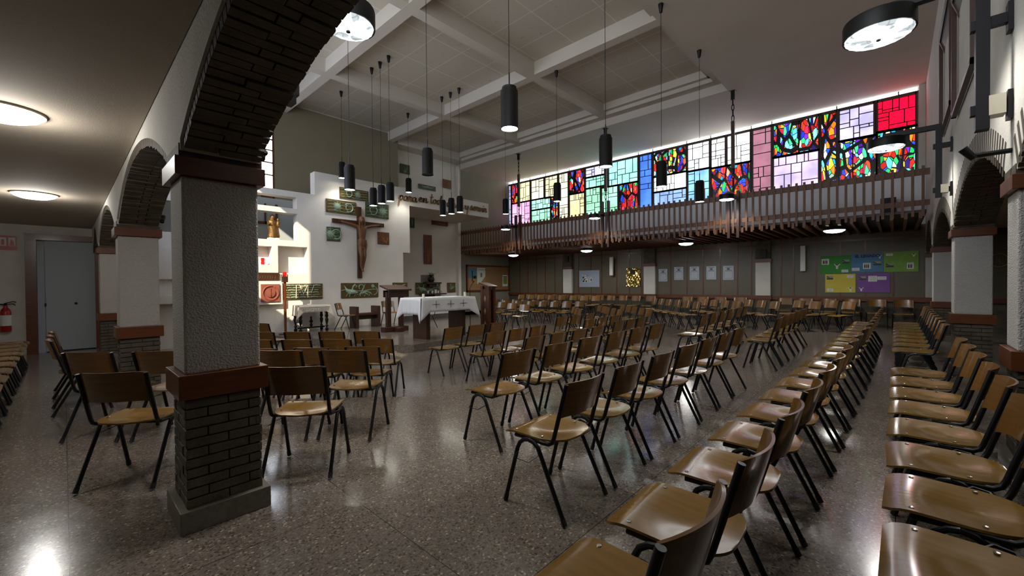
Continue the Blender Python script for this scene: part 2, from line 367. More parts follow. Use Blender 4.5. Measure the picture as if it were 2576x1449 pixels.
def arcade(ax, v0, v1, spans, ztop, name, crown, hgt, holes=(), proud=.012):
    """wall over a row of arches; spans: (a, b) openings; solid between them from 2.15 up"""
    m = MB(); rnd = random.Random(3); lo = spans[0][0] - .43; hi = spans[-1][1] + .43
    us = set([lo, hi] + [u for s in spans for u in s] + [u for h in holes for u in h[:2]])
    for a, b in spans:
        for k in range(1, 36): us.add(a + (b - a) * k / 36)
    us = sorted(us)
    def zl(u, side):
        for a, b in spans:
            if a - 1e-6 <= u <= b + 1e-6 and not ((abs(u - a) < 1e-6 and side < 0) or (abs(u - b) < 1e-6 and side > 0)):
                return arch_z(u, a, b, crown) + .06
        return 2.13
    for p, q in zip(us, us[1:]):
        if q - p < 1e-5: continue
        z0, z1 = zl(p, 1), zl(q, -1); mid = (p + q) / 2; lays = [(z0, z1, ztop, ztop)]
        for h0, h1, hz0, hz1 in holes:
            if h0 <= mid <= h1: lays = [(z0, z1, hz0, hz0), (hz1, hz1, ztop, ztop)]
        for a0, a1, b0, b1 in lays:
            f = lambda u, v, z: P3(ax, u, v, z)
            vs = [f(p, v0, a0), f(q, v0, a1), f(q, v1, a1), f(p, v1, a0), f(p, v0, b0), f(q, v0, b1), f(q, v1, b1), f(p, v1, b0)]
            m.add(vs, [(0, 3, 2, 1), (4, 5, 6, 7), (0, 1, 5, 4), (1, 2, 6, 5), (2, 3, 7, 6), (3, 0, 4, 7)])
    w = m.build(name, 'plaster', kind='structure')
    for a, b in spans:
        c = P3(ax, (a + b) / 2, (v0 + v1) / 2, 2.2)
        ob = arch_bricks(ax, a + .02, b - .02, v0 + .005, v1 - .005, crown, hgt, proud if ax == 0 else -.004, rnd).build('brick_arch', 'brick', w)
    return w
LP = [(-1.02, -.585), (2.88, 3.31), (6.85, 7.28), (10.75, 11.18)]
nm = ['', 'large roughcast pillar nearest the camera with red-brown bands', 'roughcast pillar behind the big one, second of the left arcade', 'farthest pillar of the left arcade beside the grey door']
for (a, b), L in list(zip(LP, nm))[1:]: pillar(1, a, b, .42, .862, L)
arcade(1, .445, .838, [(-.585, 2.88), (3.31, 6.85), (7.28, 10.75), (11.18, 13.07)], ZT, 'wall_left', 2.55, .1,
       holes=((4.2, 5.1, 3.0, 3.5), (9.5, 11.9, 3.3, 6.7), (-.3, 3.0, 3.6, 6.6), (3.5, 4.1, 3.6, 6.6), (5.2, 7.7, 3.6, 6.6), (8.0, 9.2, 3.6, 6.6)))
for k, (a, b) in enumerate(((-.3, 3.0), (3.5, 4.1), (5.2, 7.7), (8.0, 9.2))):  # added unseen clerestory windows, their glowing panes brighten nave and ceiling
    m = MB()
    for y in (a, (a + b) / 2, b): m.box((.6, y - .03, 3.6), (.68, y + .03, 6.6))
    m.box((.6, a, 3.6), (.68, b, 3.66)); m.box((.6, a, 6.54), (.68, b, 6.6)); m.box((.6, a, 5.0), (.68, b, 5.06))
    cw = m.build('window_%d' % (4 + k), 'trim', kind='structure'); m = MB(); m.box((.635, a, 3.6), (.645, b, 6.6)); m.build('pane', 'fill_pane', cw)
RP = [(4.42, 4.86), (8.72, 9.16), (13.3, 13.74)]
rn = ['roughcast pillar at the right edge of the photo', 'roughcast pillar with wide grey face beside the right aisle chairs', 'farther pillar of the right arcade seen beyond the wide one']
for (a, b), L in zip(RP, rn): pillar(0, a, b, -1.02, -.58, L)
arcade(0, -.995, -.605, [(.86, 4.42), (4.86, 8.72), (9.16, 13.3), (13.74, 16.3)], ZF + .05, 'wall_right', 2.62, .27)
# pilasters on the window wall
for (y0, y1), L in zip([(3.15, 3.6), (7.22, 7.7), (11.3, 11.8)], ['white pilaster on the panelled wall, nearest the coloured posters', 'white pilaster beside the crumpled gold poster', 'white pilaster left of the silvery grey poster']):
    o = Vector((16.42, (y0 + y1) / 2, 0)); r = empty('pilaster', o, L, 'pilaster')
    m = MB(); m.box((16.38, y0, .88), (16.498, y1, 2.02)); m.build('shaft', 'plaster', r, o)
    m = MB(); m.box((16.36, y0 - .03, 2.02), (16.498, y1 + .03, 2.14)); m.box((16.36, y0 - .03, .745), (16.46, y1 + .03, .882)); m.build('bands', 'trim', r, o)
    m = MB(); m.box((16.38, y0, 2.14), (16.498, y1, 2.75)); m.box((16.38, y0, 0), (16.498, y1, .745)); m.build('brick', 'brick', r, o)
o = Vector((16.42, -.8, 0)); r = empty('pilaster', o, 'white pilaster in the corner under the end of the balcony', 'pilaster')
m = MB(); m.box((16.35, -1.0, .88), (16.498, -.6, 2.0)); m.build('shaft', 'rough', r, o)
m = MB(); m.box((16.3, -1.02, 2.0), (16.498, -.58, 2.1)); m.box((16.3, -1.02, .745), (16.45, -.58, .882)); m.build('bands', 'trim', r, o)
m = MB(); m.box((16.35, -1.0, 0), (16.498, -.6, .745)); m.build('brick', 'brick', r, o)

# ---- stained glass window wall
win = MB()
win.box((16.56, -.46, 4.40), (16.64, 15.62, 4.46)); win.box((16.56, -.46, 6.70), (16.64, 15.62, 6.76))
WY = lambda px: at(px, 400, 0, 16.6)[1]
WZ = lambda px, py: at(px, py, 0, 16.6)[2]
TOP, BOT = 6.70, 4.46
def z_of(p): return WZ(*p)
zs = {3: z_of((1318, 508)), 4: z_of((1350, 502)), 41: z_of((1345, 529)), 5: z_of((1390, 496)), 7: z_of((1450, 487)), 8: z_of((1500, 443)),
      81: z_of((1500, 471)), 9: z_of((1570, 463)), 11: z_of((1690, 438)), 111: z_of((1690, 478)), 12: z_of((1760, 427)), 13: z_of((1840, 415)),
      15: z_of((2000, 388)), 17: z_of((2150, 350)), 18: z_of((2255, 325))}
MOS = ['d41c10', '1a3ad8', '0a8fd0', 'e8d030', '18a048', 'f06a10', 'b8e0c0', '5a18b0', 'f4f0c0', 'c01838', '60c8e8', '30d070', 'e84020', '180a50']
RED = ['d41c10', 'f06a10', 'c01838', 'e84020', '801020', '18a048', 'f0b090', 'b02018', '1a3ad8', 'e03050']
def c(px0, px1, z0, z1, colr): return (WY(px1), WY(px0), z0, z1, colr)
SAT = {}
G = [c(1278, 1286, BOT, TOP, '94a8f0'), c(1287, 1303, zs[3], TOP, 'mosR'), c(1304, 1334, zs[3], TOP, 'fbe08a'), c(1287, 1334, BOT, zs[3], 'f48cd0'),
     c(1336, 1369, zs[4], TOP, 'f6e6b8'), c(1336, 1385, zs[41], zs[4], '7ee4b8'), c(1336, 1385, BOT, zs[41], '74dca6'), c(1371, 1404, zs[5], TOP, 'f8e4a4'),
     c(1386, 1404, BOT, zs[5], 'mosB'), c(1406, 1430, BOT, TOP, 'f8efb8'), c(1432, 1471, zs[7], TOP, 'mosR'), c(1432, 1471, BOT, zs[7], 'f2cc80'),
     c(1473, 1529, zs[8], TOP, 'c8c8f8'), c(1473, 1529, zs[81], zs[8], '80ecc8'), c(1473, 1511, BOT, zs[81], '70d898'), c(1513, 1555, BOT, zs[9], '7cecac'),
     c(1531, 1606, zs[9], TOP, '84eedc'), c(1557, 1606, BOT, zs[9], 'mosR'), c(1609, 1641, BOT, TOP, '4c80f4'), c(1644, 1728, zs[11], TOP, 'mosB'),
     c(1644, 1728, zs[111], zs[11], 'ffffff'), c(1644, 1728, BOT, zs[111], '5c8cf4'), c(1730, 1786, zs[12], TOP, 'f0f8ff'), c(1730, 1786, BOT, zs[12], '5cb0f4'),
     c(1789, 1826, zs[13], TOP, 'fafaff'), c(1829, 1889, zs[13], TOP, 'ffffff'), c(1789, 1889, BOT, zs[13], 'mosR'), c(1893, 1942, BOT, TOP, 'b87c90'),
     c(1945, 2061, zs[15], TOP, 'mosB'), c(1945, 2061, BOT, zs[15], 'c4a8f0'), c(2064, 2106, BOT, TOP, 'mosB'), c(2110, 2200, zs[17], TOP, 'b4a8ec'),
     c(2206, 2305, zs[18], TOP, 'ff0028'), c(2110, 2205, BOT, zs[17], 'mosB'), c(2206, 2305, BOT, zs[18], 'mosB')]
wroot = win.build('window_1', mat('dark_window_frame', '2c2019', .6), kind='structure')
fr = MB(); lead = MB(); rnd = random.Random(11)
def split(y0, y1, z0, z1, d, out):
    w, h = y1 - y0, z1 - z0
    if d == 0 or (w < .3 and h < .3) or (d < 3 and rnd.random() < .12): return
    if (w > h * rnd.uniform(.7, 1.4)) and w > .22:
        t = y0 + w * rnd.choice((.3, .4, .6, .7)); out.append(('v', t, z0, z1)); split(y0, t, z0, z1, d - 1, out); split(t, y1, z0, z1, d - 1, out)
    elif h > .22:
        t = z0 + h * rnd.choice((.25, .4, .6, .75)); out.append(('h', t, y0, y1)); split(y0, y1, z0, t, d - 1, out); split(y0, y1, t, z1, d - 1, out)
cache = {}
for i, (y0, y1, z0, z1, colr) in enumerate(G):
    fw = .045
    fr.box((16.55, y0 - .02, z0 - .03), (16.65, y0 + .03, z1 + .03)); fr.box((16.55, y1 - .03, z0 - .03), (16.65, y1 + .02, z1 + .03))
    fr.box((16.55, y0, z0 - .035), (16.65, y1, z0 + .035)); fr.box((16.55, y0, z1 - .035), (16.65, y1, z1 + .035))
    if colr.startswith('mos'):
        gm = glass_mosaic(i, MOS if colr == 'mosB' else RED + MOS[:3], 1.25, 5.2)
        yy = y0 + .55
        while yy < y1 - .3: lead.box((16.57, yy - .015, z0), (16.62, yy + .015, z1)); yy += .6
    else:
        if colr not in cache:
            cache[colr] = glass_flat(colr, {'ff0028': 1.3, 'b87c90': .5, 'ffffff': 1.8, 'fafaff': 1.6, 'f0f8ff': 1.4}.get(colr, .72))
        gm = cache[colr]; out = []; split(y0 + .03, y1 - .03, z0 + .03, z1 - .03, 4, out)
        for k, t, a, b in out:
            if k == 'v': lead.box((16.585, t - .012, a), (16.615, t + .012, b))
            else: lead.box((16.585, a, t - .012), (16.615, b, t + .012))
    g = MB(); g.box((16.60, y0 + .02, z0 + .02), (16.607, y1 - .02, z1 - .02)); g.build('pane', gm, wroot)
fr.box((16.66, -.46, 4.4), (16.70, 15.62, 6.78)); fr.build('mullions_and_light_block', mat('brown_mullion', '3a2a20', .5), wroot); lead.build('leading', M['black'], wroot)  # mullion mesh also carries an added backing sheet that blocks the sky
lv = MB(); lv.box((16.62, -.44, 6.76), (16.64, 15.6, ZF)); lv.build('light_strip', emat('daylit_louvre_strip', 'f8faff', 6), wroot)
lt = MB()
for px in (1290, 1333, 1372, 1404, 1432, 1528, 1606, 1643, 1728, 1788, 1890, 1942, 2105, 2260): lt.box((16.58, WY(px) - .015, 6.76), (16.62, WY(px) + .015, ZF))
lt.build('stays', M['black'], wroot)
m = MB(); m.box((16.4, -.6, 4.4), (16.62, -.46, ZF)); m.build('wall_front', 'plaster', kind='structure')

# ---- tall altar side window (in the olive wall), aisle door
m = MB(); m.box((4.31, 14.86, 4.2), (4.35, 14.95, 6.47)); m.box((4.66, 14.86, 4.2), (4.715, 14.95, 6.47)); m.box((4.33, 14.86, 4.2), (4.7, 14.95, 4.26))
for z in (4.95, 5.35, 5.75, 6.1, 6.44): m.box((4.33, 14.88, z - .02), (4.7, 14.93, z + .02))
wr = m.build('window_2', 'trim', kind='structure')
m = MB(); m.box((4.34, 14.96, 4.22), (4.68, 14.97, 6.45)); m.build('pane', glass_flat('dce8ff', 6), wr)
m = MB(); m.box((4.1, 14.80, 3.35), (4.16, 14.87, 4.0)); m.box((4.72, 14.80, 3.35), (4.78, 14.87, 4.0)); m.box((4.4, 14.8, 3.35), (4.44, 14.87, 4.0)); m.box((3.4, 14.8, 3.35), (4.78, 14.87, 3.42))
m.build('trim_3', 'trim', kind='structure')
m = MB(); m.box((-.53, 13.0, 0), (-.40, 13.1, 2.48)); m.box((.48, 13.0, 0), (.55, 13.1, 2.48)); m.box((-.40, 13.0, 2.36), (.48, 13.1, 2.48))
m.box((-.40, 13.0, 0), (-.375, 13.2, 2.36)); m.build('trim_4', 'trim', kind='structure')
m = MB(); m.box((-.37, 13.15, 0), (-.27, 13.19, 2.22)); m.box((-.26, 13.18, .02), (.48, 13.22, 2.36)); dr = m.build('door_1', 'door', kind='structure')
m = MB(); m.lathe([(.0, 0), (.022, 0), (.026, .02), (.015, .04)], n=12)
for v in range(len(m.v)): x, y, z = m.v[v]; m.v[v] = (x + .18, 13.18 - z, y + 1.02)
m.build('door_knob', 'black', dr)
m = MB(); m.box((-.278, 13.12, .98), (-.25, 13.16, 1.04)); m.build('latch', 'black', dr)
m = MB(); m.box((.86, 13.07, LOW), (.9, 14.9, ZB)); m.build('wall_left', 'screenw', kind='structure')
# ================================================================ ALTAR SCREEN, DAIS
SY = 13.2
def holed(outer, holes, y0, y1):
    m = MB(); loops = [outer] + holes; flat = [p for l in loops for p in l]
    tr = tessellate_polygon([[Vector((p[0], p[1], 0)) for p in l] for l in loops]); n = len(flat)
    vs = [(x, y0, z) for x, z in flat] + [(x, y1, z) for x, z in flat]; fs = [tuple(t) for t in tr] + [tuple(i + n for i in t)[::-1] for t in tr]; o = 0
    for l in loops:
        k = len(l); fs += [(o + i, o + (i + 1) % k, n + o + (i + 1) % k, n + o + i) for i in range(k)]; o += k
    return m.add(vs, fs)
def rect(x0, z0, x1, z1): return [(x0, z0), (x1, z0), (x1, z1), (x0, z1)]
def rr(a, b, Y=SY):
    p = at(a[0], a[1], 1, Y); q = at(b[0], b[1], 1, Y); return p[0], q[2], q[0], p[2]
n1 = rect(3.45, 3.66, 4.79, 4.0); n2 = rect(3.2, 2.70, 4.80, 3.51)
n3 = rect(3.3, 1.97, 4.09, 2.50); n4 = rect(4.25, 1.73, 5.08, 2.53)
n5 = rect(1.35, 2.72, 2.0, 3.5)
m = holed([(1.0, LOW), (8.43, LOW), (8.43, 2.53), (8.72, 2.53), (8.72, 4.27), (12.78, 4.27), (12.78, 4.89), (5.32, 4.89), (5.32, 4.17), (1.0, 4.17)], [n1, n2, n3, n4, n5], SY, SY + .34)
scr = m.build('altar_screen', 'screenw'); tag(scr, 'stepped white plaster altar screen wall with square niches', 'wall', kind='structure')
m = MB(); m.box((3.2, SY + .30, 1.9), (4.2, SY + .36, 2.6)); m.box((4.2, SY + .30, 1.65), (5.2, SY + .36, 2.6)); m.build('niche_back', 'screenw', scr, (0, 0, 0))
m = MB(); m.box((8.72, SY + .3, 4.27), (12.78, 15.5, 4.38)); m.build('canopy_slab', 'screenw', scr)
m = MB(); m.box((3.0, SY - .16, .83), (4.31, SY, 1.50)); m.build('tabernacle_frame', 'screenw', scr, bevel=.01)
m = MB(); m.box((1.0, SY - .12, 1.55), (2.2, SY, 2.35)); m.box((1.0, SY - .3, .95), (2.2, SY, 1.15)); m.build('ledge', 'screenw', scr)
# dais
m = MB(); D = [(5.38, 8.03), (7.9, 8.27), (7.9, SY), (3.75, SY), (4.4, 10.8)]; D = [(5.05, 8.40)] + D
m.prism(D, lambda p: Vector((p[0], p[1], 0.0)), lambda p: Vector((p[0], p[1], LOW + .002)))
tag(m.build('dais', 'floor'), 'low polished terrazzo dais carrying the altar', 'platform', kind='structure')

# ---- lettering
def text_mesh(name, s, size, m_, mtx, ext=.004, shear=0, parent=None, sx=1, bold=0):
    cu = bpy.data.curves.new(name, 'FONT'); cu.body = s; cu.size = size; cu.extrude = ext; cu.shear = shear; cu.offset = bold; cu.resolution_u = 3
    t = bpy.data.objects.new(name, cu); COL.objects.link(t)
    me = bpy.data.meshes.new_from_object(t.evaluated_get(bpy.context.evaluated_depsgraph_get())); bpy.data.objects.remove(t)
    me.transform(mtx @ Matrix.Diagonal((sx, 1, 1, 1))); me.materials.clear(); me.materials.append(M[m_] if isinstance(m_, str) else m_)
    o = bpy.data.objects.new(name, me); COL.objects.link(o)
    if parent: o.parent = parent
    return o
def wallY(x, y, z): return Matrix.Translation((x, y, z)) @ Matrix.Rotation(R(90), 4, 'X')           # faces -Y
def wallX(x, y, z): return Matrix.Translation((x, y, z)) @ Matrix.Rotation(R(-90), 4, 'Z') @ Matrix.Rotation(R(90), 4, 'X')  # faces -X
# hand-written script: strokes in units of the x-height
a_ = [(.75, .85), (.45, 1), (.1, .75), (.05, .3), (.25, 0), (.55, .15), (.8, .9), (.75, .3), (.9, 0), (1.15, .25)]
GL = {'p': (1.0, [[(0, .2), (.25, .9), (.1, -1.25)], [(.2, .55), (.5, 1), (.8, .8), (.75, .3), (.45, 0), (.2, .15)]]), 'a': (1.05, [a_]),
      'r': (.85, [[(0, .2), (.2, 1.05), (.3, .85), (.6, .95), (.5, .3), (.6, 0), (.9, .25)]]), 'e': (.85, [[(0, .25), (.45, .55), (.6, .85), (.4, 1), (.15, .7), (.15, .25), (.4, 0), (.85, .3)]]),
      'n': (1.1, [[(0, .3), (.15, .95), (.12, 0), (.3, .7), (.6, 1), (.65, .6), (.65, .15), (.8, 0), (1.1, .3)]]), 't': (.7, [[(.35, 2.1), (.2, .4), (.35, 0), (.7, .25)], [(-.05, 1.35), (.7, 1.5)]]),
      'o': (.95, [[(.5, 1), (.15, .8), (.05, .35), (.3, 0), (.65, .2), (.7, .75), (.5, 1), (.65, .8), (1.0, .85)]]), 'd': (1.05, [[(.7, .8), (.4, 1), (.08, .7), (.08, .25), (.3, 0), (.6, .3), (.95, 2.1), (.72, .3), (.85, 0), (1.1, .25)]]),
      'm': (1.5, [[(0, .3), (.15, .95), (.12, 0), (.3, .75), (.5, 1), (.55, .5), (.52, 0), (.7, .75), (.95, 1), (1.0, .3), (1.15, 0), (1.5, .3)]]), 'y': (1.0, [[(0, .8), (.15, .95), (.15, .3), (.4, .05), (.65, .3), (.8, .95), (.6, -1.3)]]),
      's': (.8, [[(0, .2), (.4, 1.1), (.45, .7), (.6, .35), (.4, 0), (.1, .1)], [(.5, .1), (.8, .3)]]), 'v': (.85, [[(0, .6), (.15, .95), (.3, 0), (.6, .8), (.85, .9)]]), 'i': (.5, [[(0, .3), (.2, .95), (.15, .2), (.3, 0), (.55, .3)], [(.3, 1.45), (.36, 1.55)]])}
def spline(pts, k=4):
    out = []; q = [pts[0]] + pts + [pts[-1]]
    for i in range(1, len(q) - 2):
        for s in range(k):
            t = s / k; f = lambda a, b, c, d: .5 * (2 * b + (c - a) * t + (2 * a - 5 * b + 4 * c - d) * t * t + (3 * b - a - 3 * c + d) * t ** 3)
            out.append((f(*[q[i + j][0] for j in (-1, 0, 1, 2)]), f(*[q[i + j][1] for j in (-1, 0, 1, 2)])))
    return out + [pts[-1]]
ins = empty('wall_inscription', (8.4, SY, 4.5), 'pale wooden script lettering along the white beam over the sanctuary', 'lettering')
for word, px0, px1, py in (('para', 1002, 1047, 502), ('en', 1051, 1076, 507), ('todo', 1080, 1118, 511), ('amar', 1122, 1165, 519), ('y', 1168, 1178, 527), ('servir', 1181, 1223, 528)):
    A = at(px0, py, 1, SY); B = at(px1, py, 1, SY); tot = sum(GL[ch][0] for ch in word); sx_ = (B[0] - A[0]) / tot; h_ = .165; u = 0; m = MB(); zb = A[2]
    for ch in word:
        for st in GL[ch][1]:
            sp_ = [(A[0] + (u + x) * sx_ + .12 * y * h_, zb + y * h_) for x, y in (spline(st) if len(st) > 2 else st)]
            for (xa, za), (xb, zb_) in zip(sp_, sp_[1:]):
                dx, dz = xb - xa, zb_ - za; L_ = math.hypot(dx, dz) or 1e-6; wd = .011 + .014 * abs(dz) / L_; nx, nz = -dz / L_ * wd, dx / L_ * wd; ex, ez = dx / L_ * .006, dz / L_ * .006
                q_ = [(xa - ex + nx, za - ez + nz), (xb + ex + nx, zb_ + ez + nz), (xb + ex - nx, zb_ + ez - nz), (xa - ex - nx, za - ez - nz)]
                m.add([(x, SY - .045, z) for x, z in q_] + [(x, SY - .01, z) for x, z in q_], [(0, 1, 2, 3), (7, 6, 5, 4), (0, 4, 5, 1), (1, 5, 6, 2), (2, 6, 7, 3), (3, 7, 4, 0)])
        u += GL[ch][0]
    m.build('word_' + word, 'letter', ins, (8.4, SY, 4.5))

# ---- ceramic reliefs
def slab(name, x0, z0, x1, z1, mm, label, Y=SY, th=.035, group=None):
    o = Vector(((x0 + x1) / 2, Y, (z0 + z1) / 2)); r = empty(name, o, label, 'relief', group=group)
    m = MB(); m.box((x0, Y - th, z0), (x1, Y - .001, z1)); m.build('tile', mm, r, o, bevel=.006)
    return r, o
def star(m, cx, cz, r0, r1, n, Y, th=.03):
    for k in range(n):
        a = 2 * math.pi * k / n; L = r1 * (1 if k % 2 else .78); w = r0 * .32
        d = Vector((math.cos(a), 0, math.sin(a))); p = Vector((-d.z, 0, d.x)); c0 = Vector((cx, Y, cz))
        m.add([c0 + p * w, c0 - p * w, c0 + d * L, c0 + p * w + Vector((0, -th, 0)), c0 - p * w + Vector((0, -th, 0))],
              [(0, 1, 2), (3, 2, 4), (0, 2, 3), (1, 4, 2), (0, 3, 4, 1)])
    m.add(*disc(cx, cz, r0, Y, th))
def disc(cx, cz, r, Y, th, n=14, a0=0, a1=2 * math.pi):
    vs = [(cx, Y - th * 1.3, cz)]; fs = []
    for k in range(n): a = a0 + (a1 - a0) * k / n; vs += [(cx + r * math.cos(a), Y - th, cz + r * math.sin(a)), (cx + r * math.cos(a), Y, cz + r * math.sin(a))]
    for k in range(n): b = 1 + 2 * k; e = 1 + 2 * ((k + 1) % n); fs += [(0, b, e), (b, b + 1, e + 1, e)]
    return vs, fs
def squiggle(m, pts, r, Y): m.tube([(x, Y, z) for x, z in pts], r, 6)
def arc_pts(cx, cz, r, a0, a1, n=12): return [(cx + r * math.cos(R(a0 + (a1 - a0) * k / n)), cz + r * math.sin(R(a0 + (a1 - a0) * k / n))) for k in range(n + 1)]
def sun_relief(px, label, sx, cx2, mm='clay'):
    x0, z0, x1, z1 = px; r, o = slab('ceramic_relief', x0, z0, x1, z1, mm, label); w, h = x1 - x0, z1 - z0
    m = MB(); Y = SY - .035; star(m, x0 + w * sx, z0 + h * .5, h * .16, h * .46, 20, Y)
    m.build('sunburst', 'glaze', r, o)
    m = MB(); squiggle(m, arc_pts(x0 + w * cx2, z0 + h * .5, h * .33, -120, 150), .018, Y - .012)
    squiggle(m, arc_pts(x0 + w * cx2, z0 + h * .5, h * .22, 60, 250), .012, Y - .012)
    for k in range(4):
        zz = z0 + h * (.14 + .24 * k); squiggle(m, [(x0 + w * .05, zz), (x0 + w * .3, zz + .02), (x0 + w * .6, zz - .015), (x0 + w * .95, zz + .01)], .007, Y - .004)
    m.build('swirls', 'glaze', r, o)
sun_relief(rr((819, 499), (895, 542)), 'wide green ceramic relief with a pale sunburst, left of the crucifix head', .36, .74)
sun_relief(rr((853, 470), (926, 508)), 'highest wide olive relief with sunburst above the crucifix', .62, .3)
sun_relief(rr((918, 508), (977, 552)), 'green sunburst relief to the right of the crucifix head', .72, .3, 'clayg')
sun_relief(rr((821, 570), (855, 608)), 'small square green relief left below the crucifix arm', .25, .7, 'clayg')
def bird_relief(x0, z0, x1, z1, label, Y=SY, mm='clay'):
    r, o = slab('ceramic_relief', x0, z0, x1, z1, mm, label, Y); w, h = x1 - x0, z1 - z0; q = Y - .045; f = lambda u, v: (x0 + w * u, z0 + h * v)
    m = MB(); m.tube([(f(u, v)[0], q, f(u, v)[1]) for u, v in ((.07, .82), (.1, .7), (.14, .5), (.22, .38), (.32, .38), (.42, .34))], [.008, .015, .05 * h / .5, .09 * h / .5, .07 * h / .5, .02], 8)
    m.tube([(a, q, b) for a, b in (f(.27, .45), f(.3, .75), f(.35, .88), f(.4, .8), f(.37, .7))], [.02, .028, .03, .022, .01], 7)
    m.build('bird', 'glaze', r, o)
    m = MB()
    squiggle(m, [f(u, .5 + .06 * math.sin(u * 9)) for u in [k / 14 for k in range(15)]], .012, q)
    squiggle(m, [(a, b) for a, b in arc_pts(*f(.52, .72), h * .17, -60, 230)], .016, q); squiggle(m, [f(.46, .18), f(.52, .4), f(.58, .65), f(.62, .92)], .013, q)
    for u in (.12, .2, .33, .48, .6, .72): squiggle(m, [f(u, .1), f(u + .04, .3), f(u + .09, .2)], .012, q)
    squiggle(m, [f(.5, .3), f(.6, .32), f(.7, .2)], .025, q); squiggle(m, [f(.55, .36), f(.66, .4), f(.78, .3)], .02, q)
    squiggle(m, arc_pts(*f(.86, .45), h * .28, -90, 80), .012, q); m.add(*disc(*f(.83, .78), h * .12, q, .02)); m.build('vines', 'glaze', r, o)
bird_relief(*rr((857, 712), (951, 747)), 'long olive relief with a pale bird and fish, under the crucifix')
x0, z0, x1, z1 = rr((987, 711), (1024, 742)); r, o = slab('ceramic_relief', x0, z0, min(x1, 8.6), z1, 'clay', 'olive relief partly hidden behind the dark lectern')
m = MB(); squiggle(m, [(x0 + .05, z1 - .08), (x0 + .3, z1 - .12), (x0 + .5, z1 - .07)], .02, SY - .04); squiggle(m, [(x0 + .4, z0 + .05), (x0 + .45, z0 + .3)], .015, SY - .04); m.build('vines', 'glaze', r, o)
x0, z0, x1, z1 = rr((704, 714), (811, 751)); r, o = slab('ceramic_relief', x0, z0, x1, z1, 'clay', 'long relief of pale stripes with a triangle, beside the sanctuary lamp')
m = MB(); w, h = x1 - x0, z1 - z0; rnd = random.Random(5)
for k in range(6):
    z = z0 + h * (.13 + .15 * k); u = 0.06
    while u < .9:
        e = u + rnd.uniform(.06, .2); squiggle(m, [(x0 + w * u, z), (x0 + w * (u + e) / 2, z + .012), (x0 + w * min(e, .95), z)], rnd.uniform(.008, .02), SY - .042); u = e + .02
m.build('stripes', 'glaze', r, o); m = MB()
for u in (.35, .62): squiggle(m, [(x0 + w * u, z0 + .04), (x0 + w * u + .01, z1 - .04)], .012, SY - .06)
tx, tz = x0 + w * .52, z0 + h * .62; squiggle(m, [(tx - .1, tz + .1), (tx + .1, tz + .1), (tx, tz - .13), (tx - .1, tz + .1)], .018, SY - .07)
squiggle(m, [(x0 + w * .42, z1 - .03), (x0 + w * .5, z0 + h * .7)], .01, SY - .06); squiggle(m, [(x0 + w * .78, z1 - .04), (x0 + w * .7, z0 + h * .4)], .01, SY - .06)
m.build('triangle_frame', 'lace', r, o)
def branch_relief(x0, z0, x1, z1, label, Y=SY, mm='clayr', lm='terrad', base=(.75, .15)):
    r, o = slab('ceramic_relief', x0, z0, x1, z1, mm, label, Y); w, h = x1 - x0, z1 - z0; rnd = random.Random(int(x0 * 10)); m = MB(); bx_, bz_ = x0 + w * base[0], z0 + h * base[1]
    for k in range(11):
        tx_, tz_ = x0 + w * rnd.uniform(.08, .92), z0 + h * rnd.uniform(.3, .93); squiggle(m, [(bx_, bz_), ((bx_ * .4 + tx_ * .6), (bz_ * .6 + tz_ * .4)), (tx_, tz_)], .007, Y - .04)
    m.build('branches', lm, r, o)
branch_relief(*rr((949, 583), (978, 616)), 'small square red-brown relief right of the carved figure')
RY = 15.53
branch_relief(*rr((1113, 450), (1134, 476), RY), 'small red-brown square relief high on the recess wall', RY)
branch_relief(*rr((1085, 543), (1126, 570), RY), 'red-brown oblong relief under the lettered beam', RY)
branch_relief(*rr((1065, 590), (1086, 665), RY), 'tall narrow red-brown relief on the recess wall', RY, base=(.5, .05))
branch_relief(*rr((1006, 411), (1030, 440), RY), 'small green square relief at the top of the recess wall', RY, 'clayg', 'glaze', (.5, .1))
branch_relief(*rr((1052, 462), (1095, 482), RY), 'oblong green relief over the word todo', RY, 'clayg', 'glaze', (.2, .5))
branch_relief(*rr((1030, 522), (1042, 574), RY), 'narrow upright green relief at the edge of the recess', RY, 'clayg', 'glaze', (.5, .1))
branch_relief(*rr((1125, 711), (1145, 735), RY), 'small square relief with pale lines right of the shelves', RY, 'clay', 'glaze', (.4, .3))
bird_relief(*rr((1045, 711), (1107, 738), RY), 'dark bird relief behind the flower shelves', RY)
# brown slab and round terracotta relief
r, o = slab('wooden_relief', 3.2, 1.50, 4.26, 1.74, 'wood_dark', 'dark oblong relief plate above the round terracotta relief', SY, .05)
m = MB(); rnd = random.Random(2)
for k in range(14): x = 3.3 + k * .065; squiggle(m, [(x, 1.57), (x + .02, 1.62 + rnd.uniform(-.02, .04)), (x, 1.66)], .006, SY - .052)
m.build('carving', 'clay', r, o)
Y2 = SY - .16; r, o = slab('terracotta_relief', 3.74, .91, 4.22, 1.41, 'terra', 'square terracotta relief with overlapping circles in a white frame', Y2, .04)
m = MB(); cx_, cz_ = 3.98, 1.16
squiggle(m, arc_pts(cx_, cz_, .2, 80, 420, 24), .018, Y2 - .05); squiggle(m, arc_pts(cx_ + .02, cz_ - .04, .19, 180, 360, 16), .012, Y2 - .04)
m.add(*disc(cx_ - .005, cz_, .12, Y2 - .04, .03, 20)); m.build('circles', 'terra', r, o)
m = MB(); m.box((cx_ - .003, Y2 - .085, cz_ - .12), (cx_ + .003, Y2 - .04, cz_ + .12)); m.build('slit', 'mortar', r, o)

